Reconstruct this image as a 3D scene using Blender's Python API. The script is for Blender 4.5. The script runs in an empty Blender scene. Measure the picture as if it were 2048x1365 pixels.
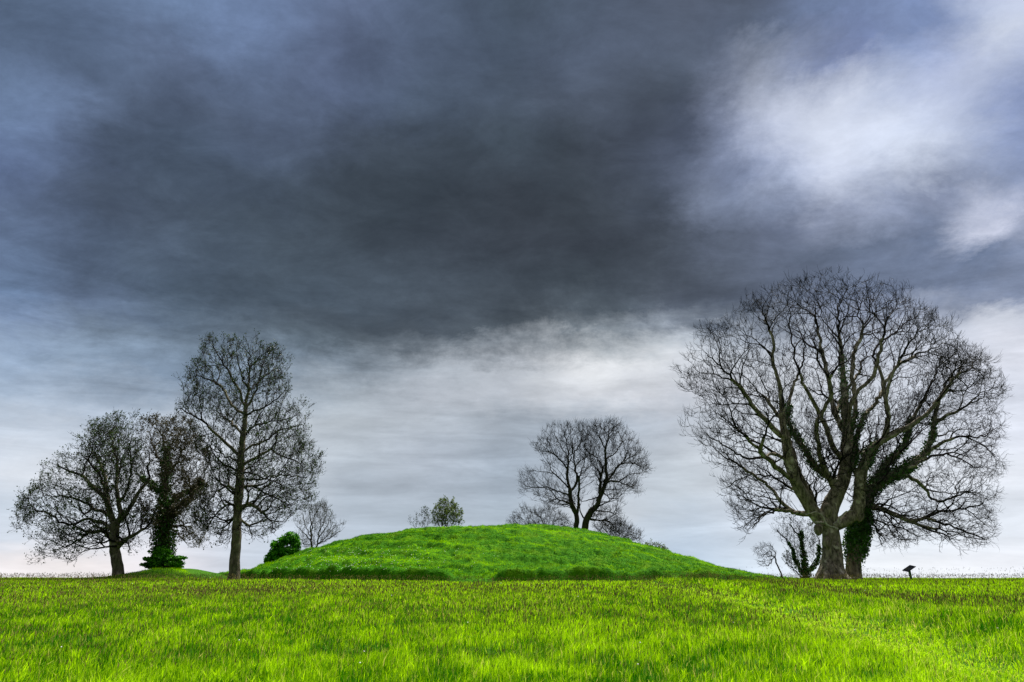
import bpy, math, random
import numpy as np
from mathutils import Vector

random.seed(7)
RNG = np.random.default_rng(11)
SC = bpy.context.scene
COL = SC.collection
R = math.radians

# ------------------------------------------------------------------ camera
PITCH = math.atan(455.0 / 1365.0)
EYE = np.array([0.0, 0.0, 1.6])
cam = bpy.data.cameras.new("camera")
cam.lens = 24.0
cam.sensor_width = 36.0
cam.clip_start = 0.1
cam.clip_end = 9000
camo = bpy.data.objects.new("camera", cam)
camo.location = EYE
camo.rotation_euler = (math.pi / 2 + PITCH, 0, 0)
COL.objects.link(camo)
SC.camera = camo

# ------------------------------------------------------------------ exposure
SC.view_settings.view_transform = 'Standard'
SC.view_settings.look = 'None'
SC.view_settings.gamma = 1
SC.view_settings.exposure = 1.2
CLOUD_STRENGTH = 0.435

# ------------------------------------------------------------------ sun behind high thin cloud
SUN_EL, SUN_AZ = R(57), R(32)         # azimuth clockwise from +Y (the view direction)
sun = bpy.data.lights.new("sun", 'SUN')
sun.energy = 4.5
sun.angle = R(18)
sun.color = (1.0, 0.96, 0.88)
suno = bpy.data.objects.new("sun", sun)
sd = Vector((math.sin(SUN_AZ) * math.cos(SUN_EL), math.cos(SUN_AZ) * math.cos(SUN_EL), math.sin(SUN_EL)))
suno.rotation_euler = sd.to_track_quat('Z', 'Y').to_euler()
suno.location = (30, 40, 60)
COL.objects.link(suno)


def pix_dir(px, py):
    u = (np.asarray(px, float) - 1024) / 1365.0
    v = -(np.asarray(py, float) - 682.5) / 1365.0
    c, s = math.cos(PITCH), math.sin(PITCH)
    return np.stack([u, c - v * s, s + v * c], -1)


def unproj(px, py, Y):
    d = pix_dir(px, py)
    t = np.asarray(Y, float) / d[..., 1]
    return EYE + d * t[..., None]


def to_pix(p):
    c, s = math.cos(PITCH), math.sin(PITCH)
    q = np.asarray(p, float) - EYE
    zc = q[..., 1] * c + q[..., 2] * s
    yc = -q[..., 1] * s + q[..., 2] * c
    return np.stack([1024 + 1365 * q[..., 0] / zc, 682.5 - 1365 * yc / zc], -1)


# ------------------------------------------------------------------ node helpers
def N(nt, typ, **kw):
    n = nt.nodes.new(typ)
    ins = kw.pop('ins', {})
    for k, v in kw.items():
        setattr(n, k, v)
    for k, v in ins.items():
        s = n.inputs[k]
        if isinstance(v, bpy.types.NodeSocket):
            nt.links.new(v, s)
        else:
            s.default_value = v
    return n


def M(nt, op, a, b=None, c=None, clamp=False):
    n = nt.nodes.new('ShaderNodeMath')
    n.operation = op
    n.use_clamp = clamp
    for i, v in enumerate((a, b, c)):
        if v is None:
            continue
        if isinstance(v, bpy.types.NodeSocket):
            nt.links.new(v, n.inputs[i])
        else:
            n.inputs[i].default_value = v
    return n.outputs[0]


def MIX(nt, fac, a, b, blend='MIX'):
    n = nt.nodes.new('ShaderNodeMix')
    n.data_type = 'RGBA'
    n.blend_type = blend
    for i, v in ((0, fac), (6, a), (7, b)):
        if isinstance(v, bpy.types.NodeSocket):
            nt.links.new(v, n.inputs[i])
        else:
            n.inputs[i].default_value = v if i == 0 or len(v) == 4 else (*v, 1)
    return n.outputs[2]


# ------------------------------------------------------------------ world: storm clouds over a daylight sky
def lin(h):
    h = h.lstrip('#')
    c = [int(h[i:i + 2], 16) / 255 for i in (0, 2, 4)]
    return [x / 12.92 if x <= 0.04045 else ((x + 0.055) / 1.055) ** 2.4 for x in c]


XS = "0 171 341 512 683 853 1024 1195 1365 1536 1707 1877 2048"
SKY = [  # brightness of the cloud deck by direction
    (0, XS, "48607f 4c6487 5d7ba6 6280b0 5b7199 465a78 3b4c60 3f4f66 48566e 3f4d63 58709c 6c86b8 c0cce8"),
    (100, "0 171 341 512 683 853 1024 1195 1365 1536 1707 1840 1880 1990 2048", "516a8e 425673 4a5c7c 536b92 48597a 465874 3e4f66 4a5a74 445268 465672 6a7eb0 6f88b8 8c9cc8 c8d2e6 b8c4e0"),
    (200, "0 80 171 341 512 683 853 1024 1195 1365 1440 1500 1560 1707 1877 2048", "5d7aa4 6380ae 4a5e7c 40516b 44546e 47597a 40526a 3f4e62 48566c 3e4a5a 5a6886 c0cae4 c6d0e8 ccd6ec bcc8e4 8296c6"),
    (300, "0 171 341 512 683 853 1024 1195 1365 1500 1570 1640 1707 1877 2048", "49608a 3f506c 3a4c62 425470 36424f 333f4c 384654 343e4a 45516a 8494ba b4c0de ccd6ec ced8ee c4d0e8 7c90bc"),
    (400, "0 171 341 512 683 853 1024 1195 1320 1420 1500 1580 1660 1740 1877 2048", "4c6286 3f4f68 3c4b5e 3e4e60 34404c 2f3a45 303842 333c46 3f4a5c 6c7a96 6a7894 94a2c0 c0cae4 98a6c6 56658a 6e80a6"),
    (440, "0 171 341 512 683 853 1024 1195 1365 1536 1707 1850 1930 1990 2048", "4e6488 41536e 3e4e62 3f4f60 35414d 313c47 2f3741 333c46 434e60 64718e 6c7a9a 7686a6 a4b0d0 d4d9ee b8c0dc"),
    (500, XS, "516a8e 445874 42546a 425262 36424e 343e4a 2f3741 333b46 39424e 5c6a84 566580 5f7090 66789a"),
    (600, XS, "5c7ba4 4c607e 42566c 3c4c5c 445464 3e4b58 37424d 3b4751 454f5e 55627a 5c6a84 60708e 7c8aa8"),
    (640, XS, "6e88ae 5a708e 4e6278 4a5a6a 424f5c 404b57 3c4650 55616d 5f6b7b 5c687c 7a86a0 a8b2c8 d0d6e4"),
    (680, "0 171 341 512 683 853 1024 1150 1220 1365 1536 1707 1877 2048", "7f98b8 64788e 5e7288 586a7a 4c5a66 4c5864 4c5862 68747e a0aab2 b8c2ce 9aa6b8 a8b2c4 c8d0e0 d8dcea"),
    (720, "0 171 341 512 683 853 1024 1195 1365 1536 1707 1877 2048", "8ba4c2 7890ac 6c849c 6c8094 6e7e8e 8a96a2 a8b0ba dadee2 ccd2da c0c8d4 c4ccda ccd2e0 d4d8e6"),
    (760, XS, "90a8c4 8098b4 7890ac 788ea4 98a6b4 b4bcc8 c4cad4 e2e4ea c8ccd6 c8ced8 ccd2de c4ccdc c8cede"),
    (850, XS, "bccadc b4c4d8 b8c6d6 c0cad6 b4bec8 a8b2be 9aa6b4 9aa8b8 b0bac8 c8d0da ccd4e0 ccd4e2 d4daea"),
    (950, XS, "d4dce8 d8dee8 dce0ea d0d8e2 a8b4c2 a4b0c0 9cacbe b0bcca c4ced8 d0d8e2 d8dee8 e0e6f0 e0e6f2"),
    (1050, XS, "b8cce2 ccdaea ccd8e8 ccd8e8 b0bfd0 a8b8c8 a8b8c8 ccd4de b8c8da ccd8ea d8e4f2 dce8f6 e0eaf8"),
    (1130, XS, "efe8ea f0e8e8 e4e0e8 c8d6e8 c0d0e4 b8cce4 b0c8e0 b0c8e2 b4cce6 d8e8f8 eef4fc f2f6fe eef2fc"),
]
GX = np.linspace(0, 2048, 49)
GY = np.array([r[0] for r in SKY], float)
GRID = np.zeros((len(GY), 49, 3))
for i, (y, xs, cs) in enumerate(SKY):
    xv = [float(t) for t in xs.split()]
    cv = np.array([lin(t) for t in cs.split()])
    for k in range(3):
        GRID[i, :, k] = np.interp(GX, xv, cv[:, k])


def sky_sample(px, py):
    px = min(max(px, 0), 2048)
    py = min(max(py, 0), 1130)
    rows = np.array([[np.interp(px, GX, GRID[i, :, k]) for k in range(3)] for i in range(len(GY))])
    return [float(np.interp(py, GY, rows[:, k])) for k in range(3)]


world = bpy.data.worlds.new("World")
SC.world = world
world.use_nodes = True
nt = world.node_tree
nt.nodes.clear()
tc = N(nt, 'ShaderNodeTexCoord')
sep = N(nt, 'ShaderNodeSeparateXYZ', ins={0: tc.outputs['Generated']})
dx, dy, dz = sep.outputs
den = M(nt, 'ADD', M(nt, 'MAXIMUM', dz, 0.0), 0.33)
pu = M(nt, 'DIVIDE', dx, den)
pv = M(nt, 'DIVIDE', dy, den)
deck = N(nt, 'ShaderNodeCombineXYZ', ins={0: pu, 1: pv, 2: 0.0}).outputs[0]
az = M(nt, 'ARCTAN2', dx, dy)
el = M(nt, 'ARCSINE', dz)


def noise(vec, scale, detail=5, rough=0.55, dist=0.0, off=0.0, typ='3D'):
    mp = N(nt, 'ShaderNodeMapping', ins={'Vector': vec, 'Location': (off, off * 1.7, off * 0.6)})
    return N(nt, 'ShaderNodeTexNoise', noise_dimensions=typ, ins={'Vector': mp.outputs[0], 'Scale': scale, 'Detail': detail,
             'Roughness': rough, 'Distortion': dist})


w1 = noise(deck, 5.0, 8, 0.70, 0.2, 3.0)
ws = N(nt, 'ShaderNodeSeparateColor', ins={0: w1.outputs['Color']})
lowfade = N(nt, 'ShaderNodeMapRange', ins={0: el, 1: 0.0, 2: 0.35, 3: 0.25, 4: 1.0}).outputs[0]
azw = M(nt, 'MULTIPLY_ADD', M(nt, 'MULTIPLY', M(nt, 'SUBTRACT', ws.outputs[0], 0.5), lowfade), 0.17, az)
elw = M(nt, 'MULTIPLY_ADD', M(nt, 'MULTIPLY', M(nt, 'SUBTRACT', ws.outputs[1], 0.5), lowfade), 0.13, el)
AZ0, AZ1 = R(-52), R(52)
azn = N(nt, 'ShaderNodeMapRange', ins={0: azw, 1: AZ0, 2: AZ1, 3: 0.0, 4: 1.0}).outputs[0]
ROWS = [-3, 0.4, 2, 4, 6, 8.5, 11.5, 14.0, 16.3, 17.8, 19.3, 21, 23, 26, 29.2, 31, 34, 37.5, 41, 45]
cur = None
NS = 31
for j, e in enumerate(ROWS):
    rp = N(nt, 'ShaderNodeValToRGB', ins={0: azn})
    cr = rp.color_ramp
    cr.interpolation = 'B_SPLINE' if False else 'CARDINAL'
    while len(cr.elements) > 1:
        cr.elements.remove(cr.elements[-1])
    for i in range(NS):
        t = i / (NS - 1)
        a = AZ0 + (AZ1 - AZ0) * t
        er = R(e)
        d = np.array([math.sin(a) * math.cos(er), math.cos(a) * math.cos(er), math.sin(er)]) * 100
        p = to_pix(EYE + d)
        c = sky_sample(p[0], p[1])
        elx = cr.elements[0] if i == 0 else cr.elements.new(t)
        elx.position = t
        elx.color = (*c, 1)
    if cur is None:
        cur = rp.outputs[0]
    else:
        f = N(nt, 'ShaderNodeMapRange', interpolation_type='LINEAR',
              ins={0: elw, 1: R(ROWS[j - 1]), 2: R(e), 3: 0.0, 4: 1.0}).outputs[0]
        cur = MIX(nt, f, cur, rp.outputs[0])
# behind the camera the deck is an even mid grey
back = N(nt, 'ShaderNodeMapRange', interpolation_type='SMOOTHSTEP', ins={0: M(nt, 'ABSOLUTE', az), 1: R(55), 2: R(100), 3: 0.0, 4: 1.0}).outputs[0]
cur = MIX(nt, back, cur, (0.30, 0.33, 0.38))
zen = N(nt, 'ShaderNodeMapRange', interpolation_type='SMOOTHSTEP', ins={0: el, 1: R(50), 2: R(75), 3: 0.0, 4: 1.0}).outputs[0]
cur = MIX(nt, zen, cur, (0.26, 0.30, 0.36))
# billows and wisps
n1 = noise(deck, 4.2, 8, 0.6, 0.5, 11.0).outputs[0]
mp2 = N(nt, 'ShaderNodeMapping', ins={'Vector': deck, 'Rotation': (0, 0, R(24)), 'Scale': (1.0, 1.7, 1.0)}).outputs[0]
n2 = noise(mp2, 5.4, 9, 0.70, 0.4, 5.0).outputs[0]
n3 = noise(deck, 14.0, 7, 0.68, 0.6, 8.0).outputs[0]
s = M(nt, 'ADD', M(nt, 'MULTIPLY', M(nt, 'SUBTRACT', n1, 0.5), 1.05), M(nt, 'MULTIPLY', M(nt, 'SUBTRACT', n2, 0.5), 1.4))
s = M(nt, 'ADD', s, M(nt, 'MULTIPLY', M(nt, 'SUBTRACT', n3, 0.5), 0.65))
s = M(nt, 'MULTIPLY', s, N(nt, 'ShaderNodeMapRange', ins={0: el, 1: R(4), 2: R(16), 3: 0.35, 4: 1.0}).outputs[0])
# far off the layered deck is seen edge on: long thin bars
bars = N(nt, 'ShaderNodeCombineXYZ', ins={0: M(nt, 'MULTIPLY', az, 2.2), 1: M(nt, 'MULTIPLY', el, 17.0), 2: M(nt, 'MULTIPLY', dy, 0.5)}).outputs[0]
n4 = noise(bars, 1.9, 6, 0.6, 0.5, 21.0).outputs[0]
barw = N(nt, 'ShaderNodeMapRange', ins={0: el, 1: R(13), 2: R(26), 3: 2.0, 4: 0.0}).outputs[0]
s = M(nt, 'ADD', s, M(nt, 'MULTIPLY', M(nt, 'SUBTRACT', n4, 0.5), barw))
lum = N(nt, 'ShaderNodeRGBToBW', ins={0: cur}).outputs[0]
s = M(nt, 'MULTIPLY', s, N(nt, 'ShaderNodeMapRange', ins={0: lum, 1: 0.12, 2: 0.5, 3: 1.15, 4: 0.5}).outputs[0])
s = M(nt, 'ADD', s, N(nt, 'ShaderNodeMapRange', ins={0: lum, 1: 0.2, 2: 0.6, 3: 0.0, 4: -0.06}).outputs[0])
gain = M(nt, 'MULTIPLY', M(nt, 'POWER', 2.0, s), N(nt, 'ShaderNodeMapRange', ins={0: el, 1: R(14), 2: R(19), 3: 1.08, 4: 1.06}).outputs[0])
gain = M(nt, 'MULTIPLY', gain, N(nt, 'ShaderNodeMapRange', ins={0: el, 1: R(2), 2: R(11), 3: 0.97, 4: 1.0}).outputs[0])
cv = N(nt, 'ShaderNodeCombineXYZ', ins={0: gain, 1: gain, 2: gain}).outputs[0]
cur = MIX(nt, 1.0, cur, cv, 'MULTIPLY')
cur = N(nt, 'ShaderNodeHueSaturation', ins={'Saturation': 0.82, 'Color': cur}).outputs[0]
bg1 = N(nt, 'ShaderNodeBackground', ins={0: cur, 1: CLOUD_STRENGTH})
skt = N(nt, 'ShaderNodeTexSky', sky_type='NISHITA')
skt.sun_disc = False
skt.sun_elevation = SUN_EL
skt.sun_rotation = SUN_AZ
bg2 = N(nt, 'ShaderNodeBackground', ins={0: skt.outputs[0], 1: 0.05})
thin = N(nt, 'ShaderNodeMixShader', ins={0: 0.02, 1: bg1.outputs[0], 2: bg2.outputs[0]})
N(nt, 'ShaderNodeOutputWorld', ins={0: thin.outputs[0]})


# ------------------------------------------------------------------ numpy noise
def vnoise(x, y, seed=0):
    x = np.asarray(x, float)
    y = np.asarray(y, float)
    xi = np.floor(x).astype(np.int64)
    yi = np.floor(y).astype(np.int64)
    fx = x - xi
    fy = y - yi
    fx = fx * fx * (3 - 2 * fx)
    fy = fy * fy * (3 - 2 * fy)

    def h(a, b):
        n = (a * 374761393 + b * 668265263 + seed * 1442695041) & 0xffffffff
        n = ((n ^ (n >> 13)) * 1274126177) & 0xffffffff
        return ((n ^ (n >> 16)) & 0xffff) / 65535.0
    a = h(xi, yi) * (1 - fx) + h(xi + 1, yi) * fx
    b = h(xi, yi + 1) * (1 - fx) + h(xi + 1, yi + 1) * fx
    return a * (1 - fy) + b * fy


def fbm(x, y, seed=0, o=4):
    s = 0
    a = 0.5
    for i in range(o):
        s = s + a * vnoise(x * 2 ** i, y * 2 ** i, seed + i * 17)
        a *= 0.5
    return s / (1 - 0.5 ** o)


def sstep(a, b, x):
    t = np.clip((x - a) / (b - a), 0, 1)
    return t * t * (3 - 2 * t)


# ------------------------------------------------------------------ terrain shape
MC = np.array([-1.1, 76.0])
PATH = unproj(np.array([1330, 1420, 1600, 1750, 1900, 2048, 2200, 2500]), np.array([1180, 1190, 1222, 1252, 1285, 1318, 1352, 1420]), 30.0)
PATH = np.array([EYE + (p - EYE) * (-1.15 / (p[2] - EYE[2])) for p in PATH])[:, :2]


def path_dist(x, y):
    """signed distance to the trodden strip (positive on its far side)"""
    best = np.full(np.shape(x), 1e9)
    sg = np.zeros(np.shape(x))
    for a, b in zip(PATH[:-1], PATH[1:]):
        d = b - a
        L = np.hypot(*d)
        t = np.clip(((x - a[0]) * d[0] + (y - a[1]) * d[1]) / L ** 2, 0, 1)
        ex = x - a[0] - t * d[0]
        ey = y - a[1] - t * d[1]
        dd = np.hypot(ex, ey)
        cr = d[0] * ey - d[1] * ex
        m = dd < best
        best = np.where(m, dd, best)
        sg = np.where(m, np.sign(cr), sg)
    return best * np.where(sg == 0, 1, sg)


HX0 = unproj(np.array([330.]), np.array([1150.]), 58.0)[0, 0]


def hillock(x, y):
    t = np.exp(-((x - HX0) / 3.4) ** 2) * 0.85
    rid = 0.42 * sstep(HX0 - 4.5, HX0 - 2, x) * (1 - sstep(-24.0, -19.0, x))
    prof = sstep(55.2, 57.2, y + 0.5 * np.sin(x * 0.7)) * (1 - sstep(61, 66, y))
    return np.maximum(t, rid) * prof


def ground_z(x, y):
    x = np.asarray(x, float)
    y = np.asarray(y, float)
    rr = np.hypot(x * 0.35, y)
    z = 0.75 * sstep(0, 62, np.clip(y, -20, 62)) + 0.0 * x
    z = 0.016 * np.clip(y, -40, 45) + 0.0
    z = np.where(y > 45, 0.72 + 0.02 * sstep(45, 55, y), z)
    over = np.maximum(0, rr - 61.5)
    z = z - np.where(over < 40, 0.0016 * over ** 2, 0.0016 * 1600 + 0.128 * (over - 40) * 0.6)
    near = 1 - sstep(58, 72, y)
    z = z + near * ((fbm(x * 0.16, y * 0.16, 3, 3) - 0.5) * 0.22 + (fbm(x * 0.7, y * 0.7, 9, 3) - 0.5) * 0.10)
    pd = path_dist(x, y)
    z = z - 0.10 * np.exp(-(pd / 0.8) ** 2) * near
    z = z + 0.22 * np.exp(-((pd - 2.2) / 1.1) ** 2) * near * sstep(4, 8, x)
    return z + hillock(x, y)


LPROF = ([0, .16, .36, .55, .73, .84, .90, .96, 1.0, 1.03, 1.12], [4.95, 4.85, 4.5, 3.7, 2.4, 1.35, .8, .35, .1, 0, -.4])
RPROF = ([0, .16, .30, .42, .56, .70, .80, .90, 1.0, 1.03, 1.12], [4.95, 4.9, 4.65, 4.05, 2.95, 1.8, 1.0, .35, 0, 0, -.4])
SCX = np.array([-40, -27, -24, -20, -12, -6.5, -4.6, -3.4, -1.6, -0.8, 3, 6.7, 8.2, 9.7, 11.0, 12, 14, 17, 19, 22, 40])
SCH = np.array([0, .05, .25, .62, .66, .70, .52, .05, .05, .66, .58, .66, .38, .72, .40, .36, .42, .22, .08, 0, 0])


def mound_h(x, y):
    qx = x - MC[0]
    qy = (y - MC[1])
    r = np.hypot(qx, qy)
    ang = np.arctan2(qx, -qy)
    wob = (fbm(ang * 7 + 40, ang * 0 + 2, 5, 3) - 0.5) * 0.8
    rn = (r + wob * 0.35) / 27.6
    wr = sstep(-0.35, 0.35, np.sin(ang))
    h = np.interp(rn, *LPROF) * (1 - wr) + np.interp(rn, *RPROF) * wr
    # outer lip: a turf scarp round the foot with a gap
    xs = qx * 28.6 / np.maximum(r, 1) + MC[0]
    sc = np.interp(xs, SCX, SCH) * (0.8 + 0.45 * fbm(xs * 1.1, xs * 0 + 7, 21, 3))
    rr = r + wob
    lip = sc * (1 - sstep(28.45, 28.85, rr)) * sstep(25.5, 28.0, rr)
    crest = np.interp(xs, SCX, SCH) * 0.30 * np.exp(-((rr - 28.1) / 0.6) ** 2) * (rr < 28.85)
    h = np.where(rr < 29.1, np.maximum(h, 0.0) * sstep(29.0, 26.0, rr) + lip + crest, -0.25 * sstep(29.0, 29.8, rr))
    inside = 1 - sstep(28.6, 29.2, rr)
    tus = (np.abs(fbm(x * 0.85, y * 0.85 + 3, 31, 3) - 0.5) * 2)
    h = h + inside * (0.36 * (fbm(x * 0.30 + 0.1 * y, y * 0.6, 41, 3) - 0.5) + 0.42 * (0.30 - tus) + 0.26 * (fbm(x * 1.6, y * 2.4, 51, 3) - 0.5))
    # slanting sheep-track steps
    tr = np.sin((h * 2.1 + x * 0.10) * 3.6 + 3 * fbm(x * 0.12, y * 0.12, 61, 2))
    h = h + inside * 0.07 * tr * sstep(27, 24, rr)
    return h


def total_z(x, y):
    r = np.hypot(x - MC[0], y - MC[1])
    g = ground_z(x, y)
    g2 = np.where(r < 31, 0.74 + (g - 0.74) * sstep(27, 31, r), g)
    return np.where(r < 31, g2 + mound_h(x, y), g)


# ------------------------------------------------------------------ mesh helpers
def mesh_np(name, verts, quads=None, tris=None, mat=None, parent=None, smooth=False, attrs=None, mats=None, midx=None):
    me = bpy.data.meshes.new(name)
    verts = np.asarray(verts, np.float32)
    nq = 0 if quads is None else len(quads)
    ntr = 0 if tris is None else len(tris)
    me.vertices.add(len(verts))
    me.vertices.foreach_set('co', verts.ravel())
    me.loops.add(nq * 4 + ntr * 3)
    li = []
    if nq:
        li.append(np.asarray(quads, np.int32).ravel())
    if ntr:
        li.append(np.asarray(tris, np.int32).ravel())
    me.loops.foreach_set('vertex_index', np.concatenate(li))
    me.polygons.add(nq + ntr)
    starts = np.concatenate([np.arange(nq) * 4, nq * 4 + np.arange(ntr) * 3]).astype(np.int32)
    me.polygons.foreach_set('loop_start', starts)
    me.polygons.foreach_set('use_smooth', np.full(nq + ntr, smooth))
    if mats:
        for m in mats:
            me.materials.append(m)
        me.polygons.foreach_set('material_index', np.asarray(midx, np.int32))
    elif mat:
        me.materials.append(mat)
    for k, v in (attrs or {}).items():
        at = me.attributes.new(k, 'FLOAT', 'POINT')
        at.data.foreach_set('value', np.asarray(v, np.float32))
    me.update(calc_edges=True)
    o = bpy.data.objects.new(name, me)
    COL.objects.link(o)
    if parent:
        o.parent = parent
        if parent.location.length:
            me.transform(__import__('mathutils').Matrix.Translation(-parent.location))
    return o


def tag(o, label, cat, group=None, kind=None):
    o['label'] = label
    o['category'] = cat
    if group:
        o['group'] = group
    if kind:
        o['kind'] = kind
    return o


def empty(name, loc, label, cat, group=None):
    e = bpy.data.objects.new(name, None)
    e.location = loc
    e.empty_display_size = 0.5
    COL.objects.link(e)
    return tag(e, label, cat, group)


def grid_mesh(name, xs, ys, zf, mat, attrs=None):
    X, Y = np.meshgrid(xs, ys)
    Z = zf(X, Y)
    V = np.stack([X, Y, Z], -1).reshape(-1, 3)
    nx, ny = len(xs), len(ys)
    i = np.arange((ny - 1) * (nx - 1))
    r, c = i // (nx - 1), i % (nx - 1)
    a = r * nx + c
    return mesh_np(name, V, quads=np.stack([a, a + 1, a + nx + 1, a + nx], -1), mat=mat, smooth=True)


# ------------------------------------------------------------------ materials
def mat_base(name):
    m = bpy.data.materials.new(name)
    m.use_nodes = True
    t = m.node_tree
    t.nodes.clear()
    out = N(t, 'ShaderNodeOutputMaterial')
    return m, t, out


def mat_bark(name, c1, c2, c3=None, moss=0.0, scale=1.0):
    m, t, out = mat_base(name)
    tcn = N(t, 'ShaderNodeTexCoord').outputs['Object']
    mp = N(t, 'ShaderNodeMapping', ins={'Vector': tcn, 'Scale': (1, 1, 0.35)}).outputs[0]
    n1 = N(t, 'ShaderNodeTexNoise', ins={'Vector': mp, 'Scale': 5 * scale, 'Detail': 6, 'Roughness': 0.65}).outputs[0]
    n2 = N(t, 'ShaderNodeTexNoise', ins={'Vector': tcn, 'Scale': 1.3 * scale, 'Detail': 4}).outputs[0]
    f = N(t, 'ShaderNodeMapRange', ins={0: n1, 1: 0.35, 2: 0.65}).outputs[0]
    col = MIX(t, f, c1, c2)
    if c3:
        f2 = N(t, 'ShaderNodeMapRange', ins={0: n2, 1: 0.58, 2: 0.68}).outputs[0]
        col = MIX(t, f2, col, c3)
    if moss:
        f3 = N(t, 'ShaderNodeMapRange', ins={0: n2, 1: 0.52, 2: 0.36, 3: 0.0, 4: moss}).outputs[0]
        col = MIX(t, f3, col, (0.05, 0.085, 0.012))
    b = N(t, 'ShaderNodeBump', ins={'Height': n1, 'Strength': 1.0, 'Distance': 0.2})
    p = N(t, 'ShaderNodeBsdfPrincipled', ins={'Base Color': col, 'Roughness': 0.9, 'Normal': b.outputs[0]})
    p.inputs['Specular IOR Level'].default_value = 0.15
    t.links.new(p.outputs[0], out.inputs[0])
    return m


def mat_leaf(name, c1, c2, trans=0.3, attr=None, c3=None, patch=None, rough=0.6, spec=0.2):
    m, t, out = mat_base(name)
    if attr:
        f = N(t, 'ShaderNodeAttribute', attribute_name=attr).outputs['Fac']
    else:
        f = N(t, 'ShaderNodeTexNoise', ins={'Vector': N(t, 'ShaderNodeTexCoord').outputs['Object'], 'Scale': 2.5, 'Detail': 4}).outputs[0]
        f = N(t, 'ShaderNodeMapRange', ins={0: f, 1: 0.35, 2: 0.65}).outputs[0]
    col = MIX(t, f, c1, c2)
    if c3:
        f3 = N(t, 'ShaderNodeAttribute', attribute_name=patch).outputs['Fac']
        col = MIX(t, f3, col, c3)
    p = N(t, 'ShaderNodeBsdfPrincipled', ins={'Base Color': col, 'Roughness': rough})
    p.inputs['Specular IOR Level'].default_value = spec
    tr = N(t, 'ShaderNodeBsdfTranslucent', ins={0: col})
    mx = N(t, 'ShaderNodeMixShader', ins={0: trans, 1: p.outputs[0], 2: tr.outputs[0]})
    t.links.new(mx.outputs[0], out.inputs[0])
    return m


def mat_turf(name, c1, c2, c3):
    m, t, out = mat_base(name)
    tcn = N(t, 'ShaderNodeTexCoord').outputs['Object']
    n1 = N(t, 'ShaderNodeTexNoise', ins={'Vector': tcn, 'Scale': 0.5, 'Detail': 5, 'Roughness': 0.6}).outputs[0]
    n2 = N(t, 'ShaderNodeTexNoise', ins={'Vector': tcn, 'Scale': 5.0, 'Detail': 6, 'Roughness': 0.7}).outputs[0]
    col = MIX(t, N(t, 'ShaderNodeMapRange', ins={0: n2, 1: 0.36, 2: 0.64}).outputs[0], c1, c2)
    col = MIX(t, N(t, 'ShaderNodeMapRange', ins={0: n1, 1: 0.5, 2: 0.68, 3: 0, 4: 0.6}).outputs[0], col, c3)
    b = N(t, 'ShaderNodeBump', ins={'Height': n2, 'Strength': 1.0, 'Distance': 0.12})
    p = N(t, 'ShaderNodeBsdfPrincipled', ins={'Base Color': col, 'Roughness': 0.95, 'Normal': b.outputs[0]})
    p.inputs['Specular IOR Level'].default_value = 0.05
    t.links.new(p.outputs[0], out.inputs[0])
    return m


M_GROUND = mat_turf('field_soil_and_turf', (0.02, 0.07, 0.003), (0.05, 0.15, 0.005), (0.07, 0.10, 0.008))
M_MOUND = mat_turf('mound_turf', (0.011, 0.07, 0.0005), (0.05, 0.18, 0.001), (0.10, 0.20, 0.002))
M_GRASS = mat_leaf('meadow_grass', (0.022, 0.15, 0.001), (0.47, 0.76, 0.004), 0.4, 'tint', (0.62, 0.58, 0.12), 'dry', rough=0.8, spec=0.03)
M_SHORT = mat_leaf('short_turf_blades', (0.014, 0.105, 0.0005), (0.42, 0.78, 0.001), 0.3, 'tint', (0.40, 0.46, 0.05), 'dry', rough=0.9, spec=0.0)
M_SEED = mat_leaf('seed_heads', (0.07, 0.03, 0.008), (0.45, 0.34, 0.12), 0.15, 'tint')
M_WHITE = mat_leaf('pale_petals', (0.75, 0.72, 0.62), (0.8, 0.8, 0.78), 0.2)
M_BARK_OLD = mat_bark('old_grey_bark', (0.045, 0.035, 0.024), (0.36, 0.30, 0.22), (0.55, 0.48, 0.38), 0.2, 1.0)
M_DEAD = mat_bark('dead_wood', (0.22, 0.19, 0.15), (0.5, 0.46, 0.38))
M_BARK_DARK = mat_bark('dark_bark', (0.012, 0.010, 0.007), (0.06, 0.048, 0.032), None, 0.4)
M_BARK_MID = mat_bark('grey_brown_bark', (0.05, 0.04, 0.028), (0.2, 0.17, 0.115), (0.3, 0.28, 0.2), 0.35)
M_TWIG = mat_bark('twigs', (0.004, 0.0035, 0.0025), (0.016, 0.013, 0.009))
M_TWIG_B = mat_bark('brown_twigs', (0.012, 0.010, 0.006), (0.05, 0.04, 0.022))
M_BUD = mat_leaf('young_leaves', (0.010, 0.022, 0.003), (0.045, 0.085, 0.009), 0.25)
M_BUD_BROWN = mat_leaf('brown_seed_bunches', (0.018, 0.018, 0.006), (0.085, 0.072, 0.03), 0.2)
M_IVY = mat_leaf('ivy_leaves', (0.010, 0.04, 0.003), (0.06, 0.19, 0.012), 0.12, None, rough=0.35, spec=0.5)
M_LEAF = mat_leaf('green_leaves', (0.014, 0.09, 0.003), (0.10, 0.34, 0.008), 0.3)
M_LEAF_OLIVE = mat_leaf('olive_leaves', (0.05, 0.08, 0.012), (0.16, 0.22, 0.04), 0.3)

# ------------------------------------------------------------------ ground and mound
ys = np.concatenate([np.linspace(-40, 8, 30)[:-1], np.arange(8, 72, 0.22), np.geomspace(72, 1500, 50)])
xh = np.concatenate([np.arange(0, 46, 0.3), np.geomspace(46, 1500, 40)])
xs = np.concatenate([-xh[:0:-1], xh])
tag(grid_mesh('ground', xs, ys, ground_z, M_GROUND), 'grassy hilltop field running level then falling away', 'ground', kind='structure')
ys = np.concatenate([np.arange(46, 79, 0.16), np.linspace(79.5, 107, 36)])
xs = np.arange(-31.5, 30.5, 0.15)


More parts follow.
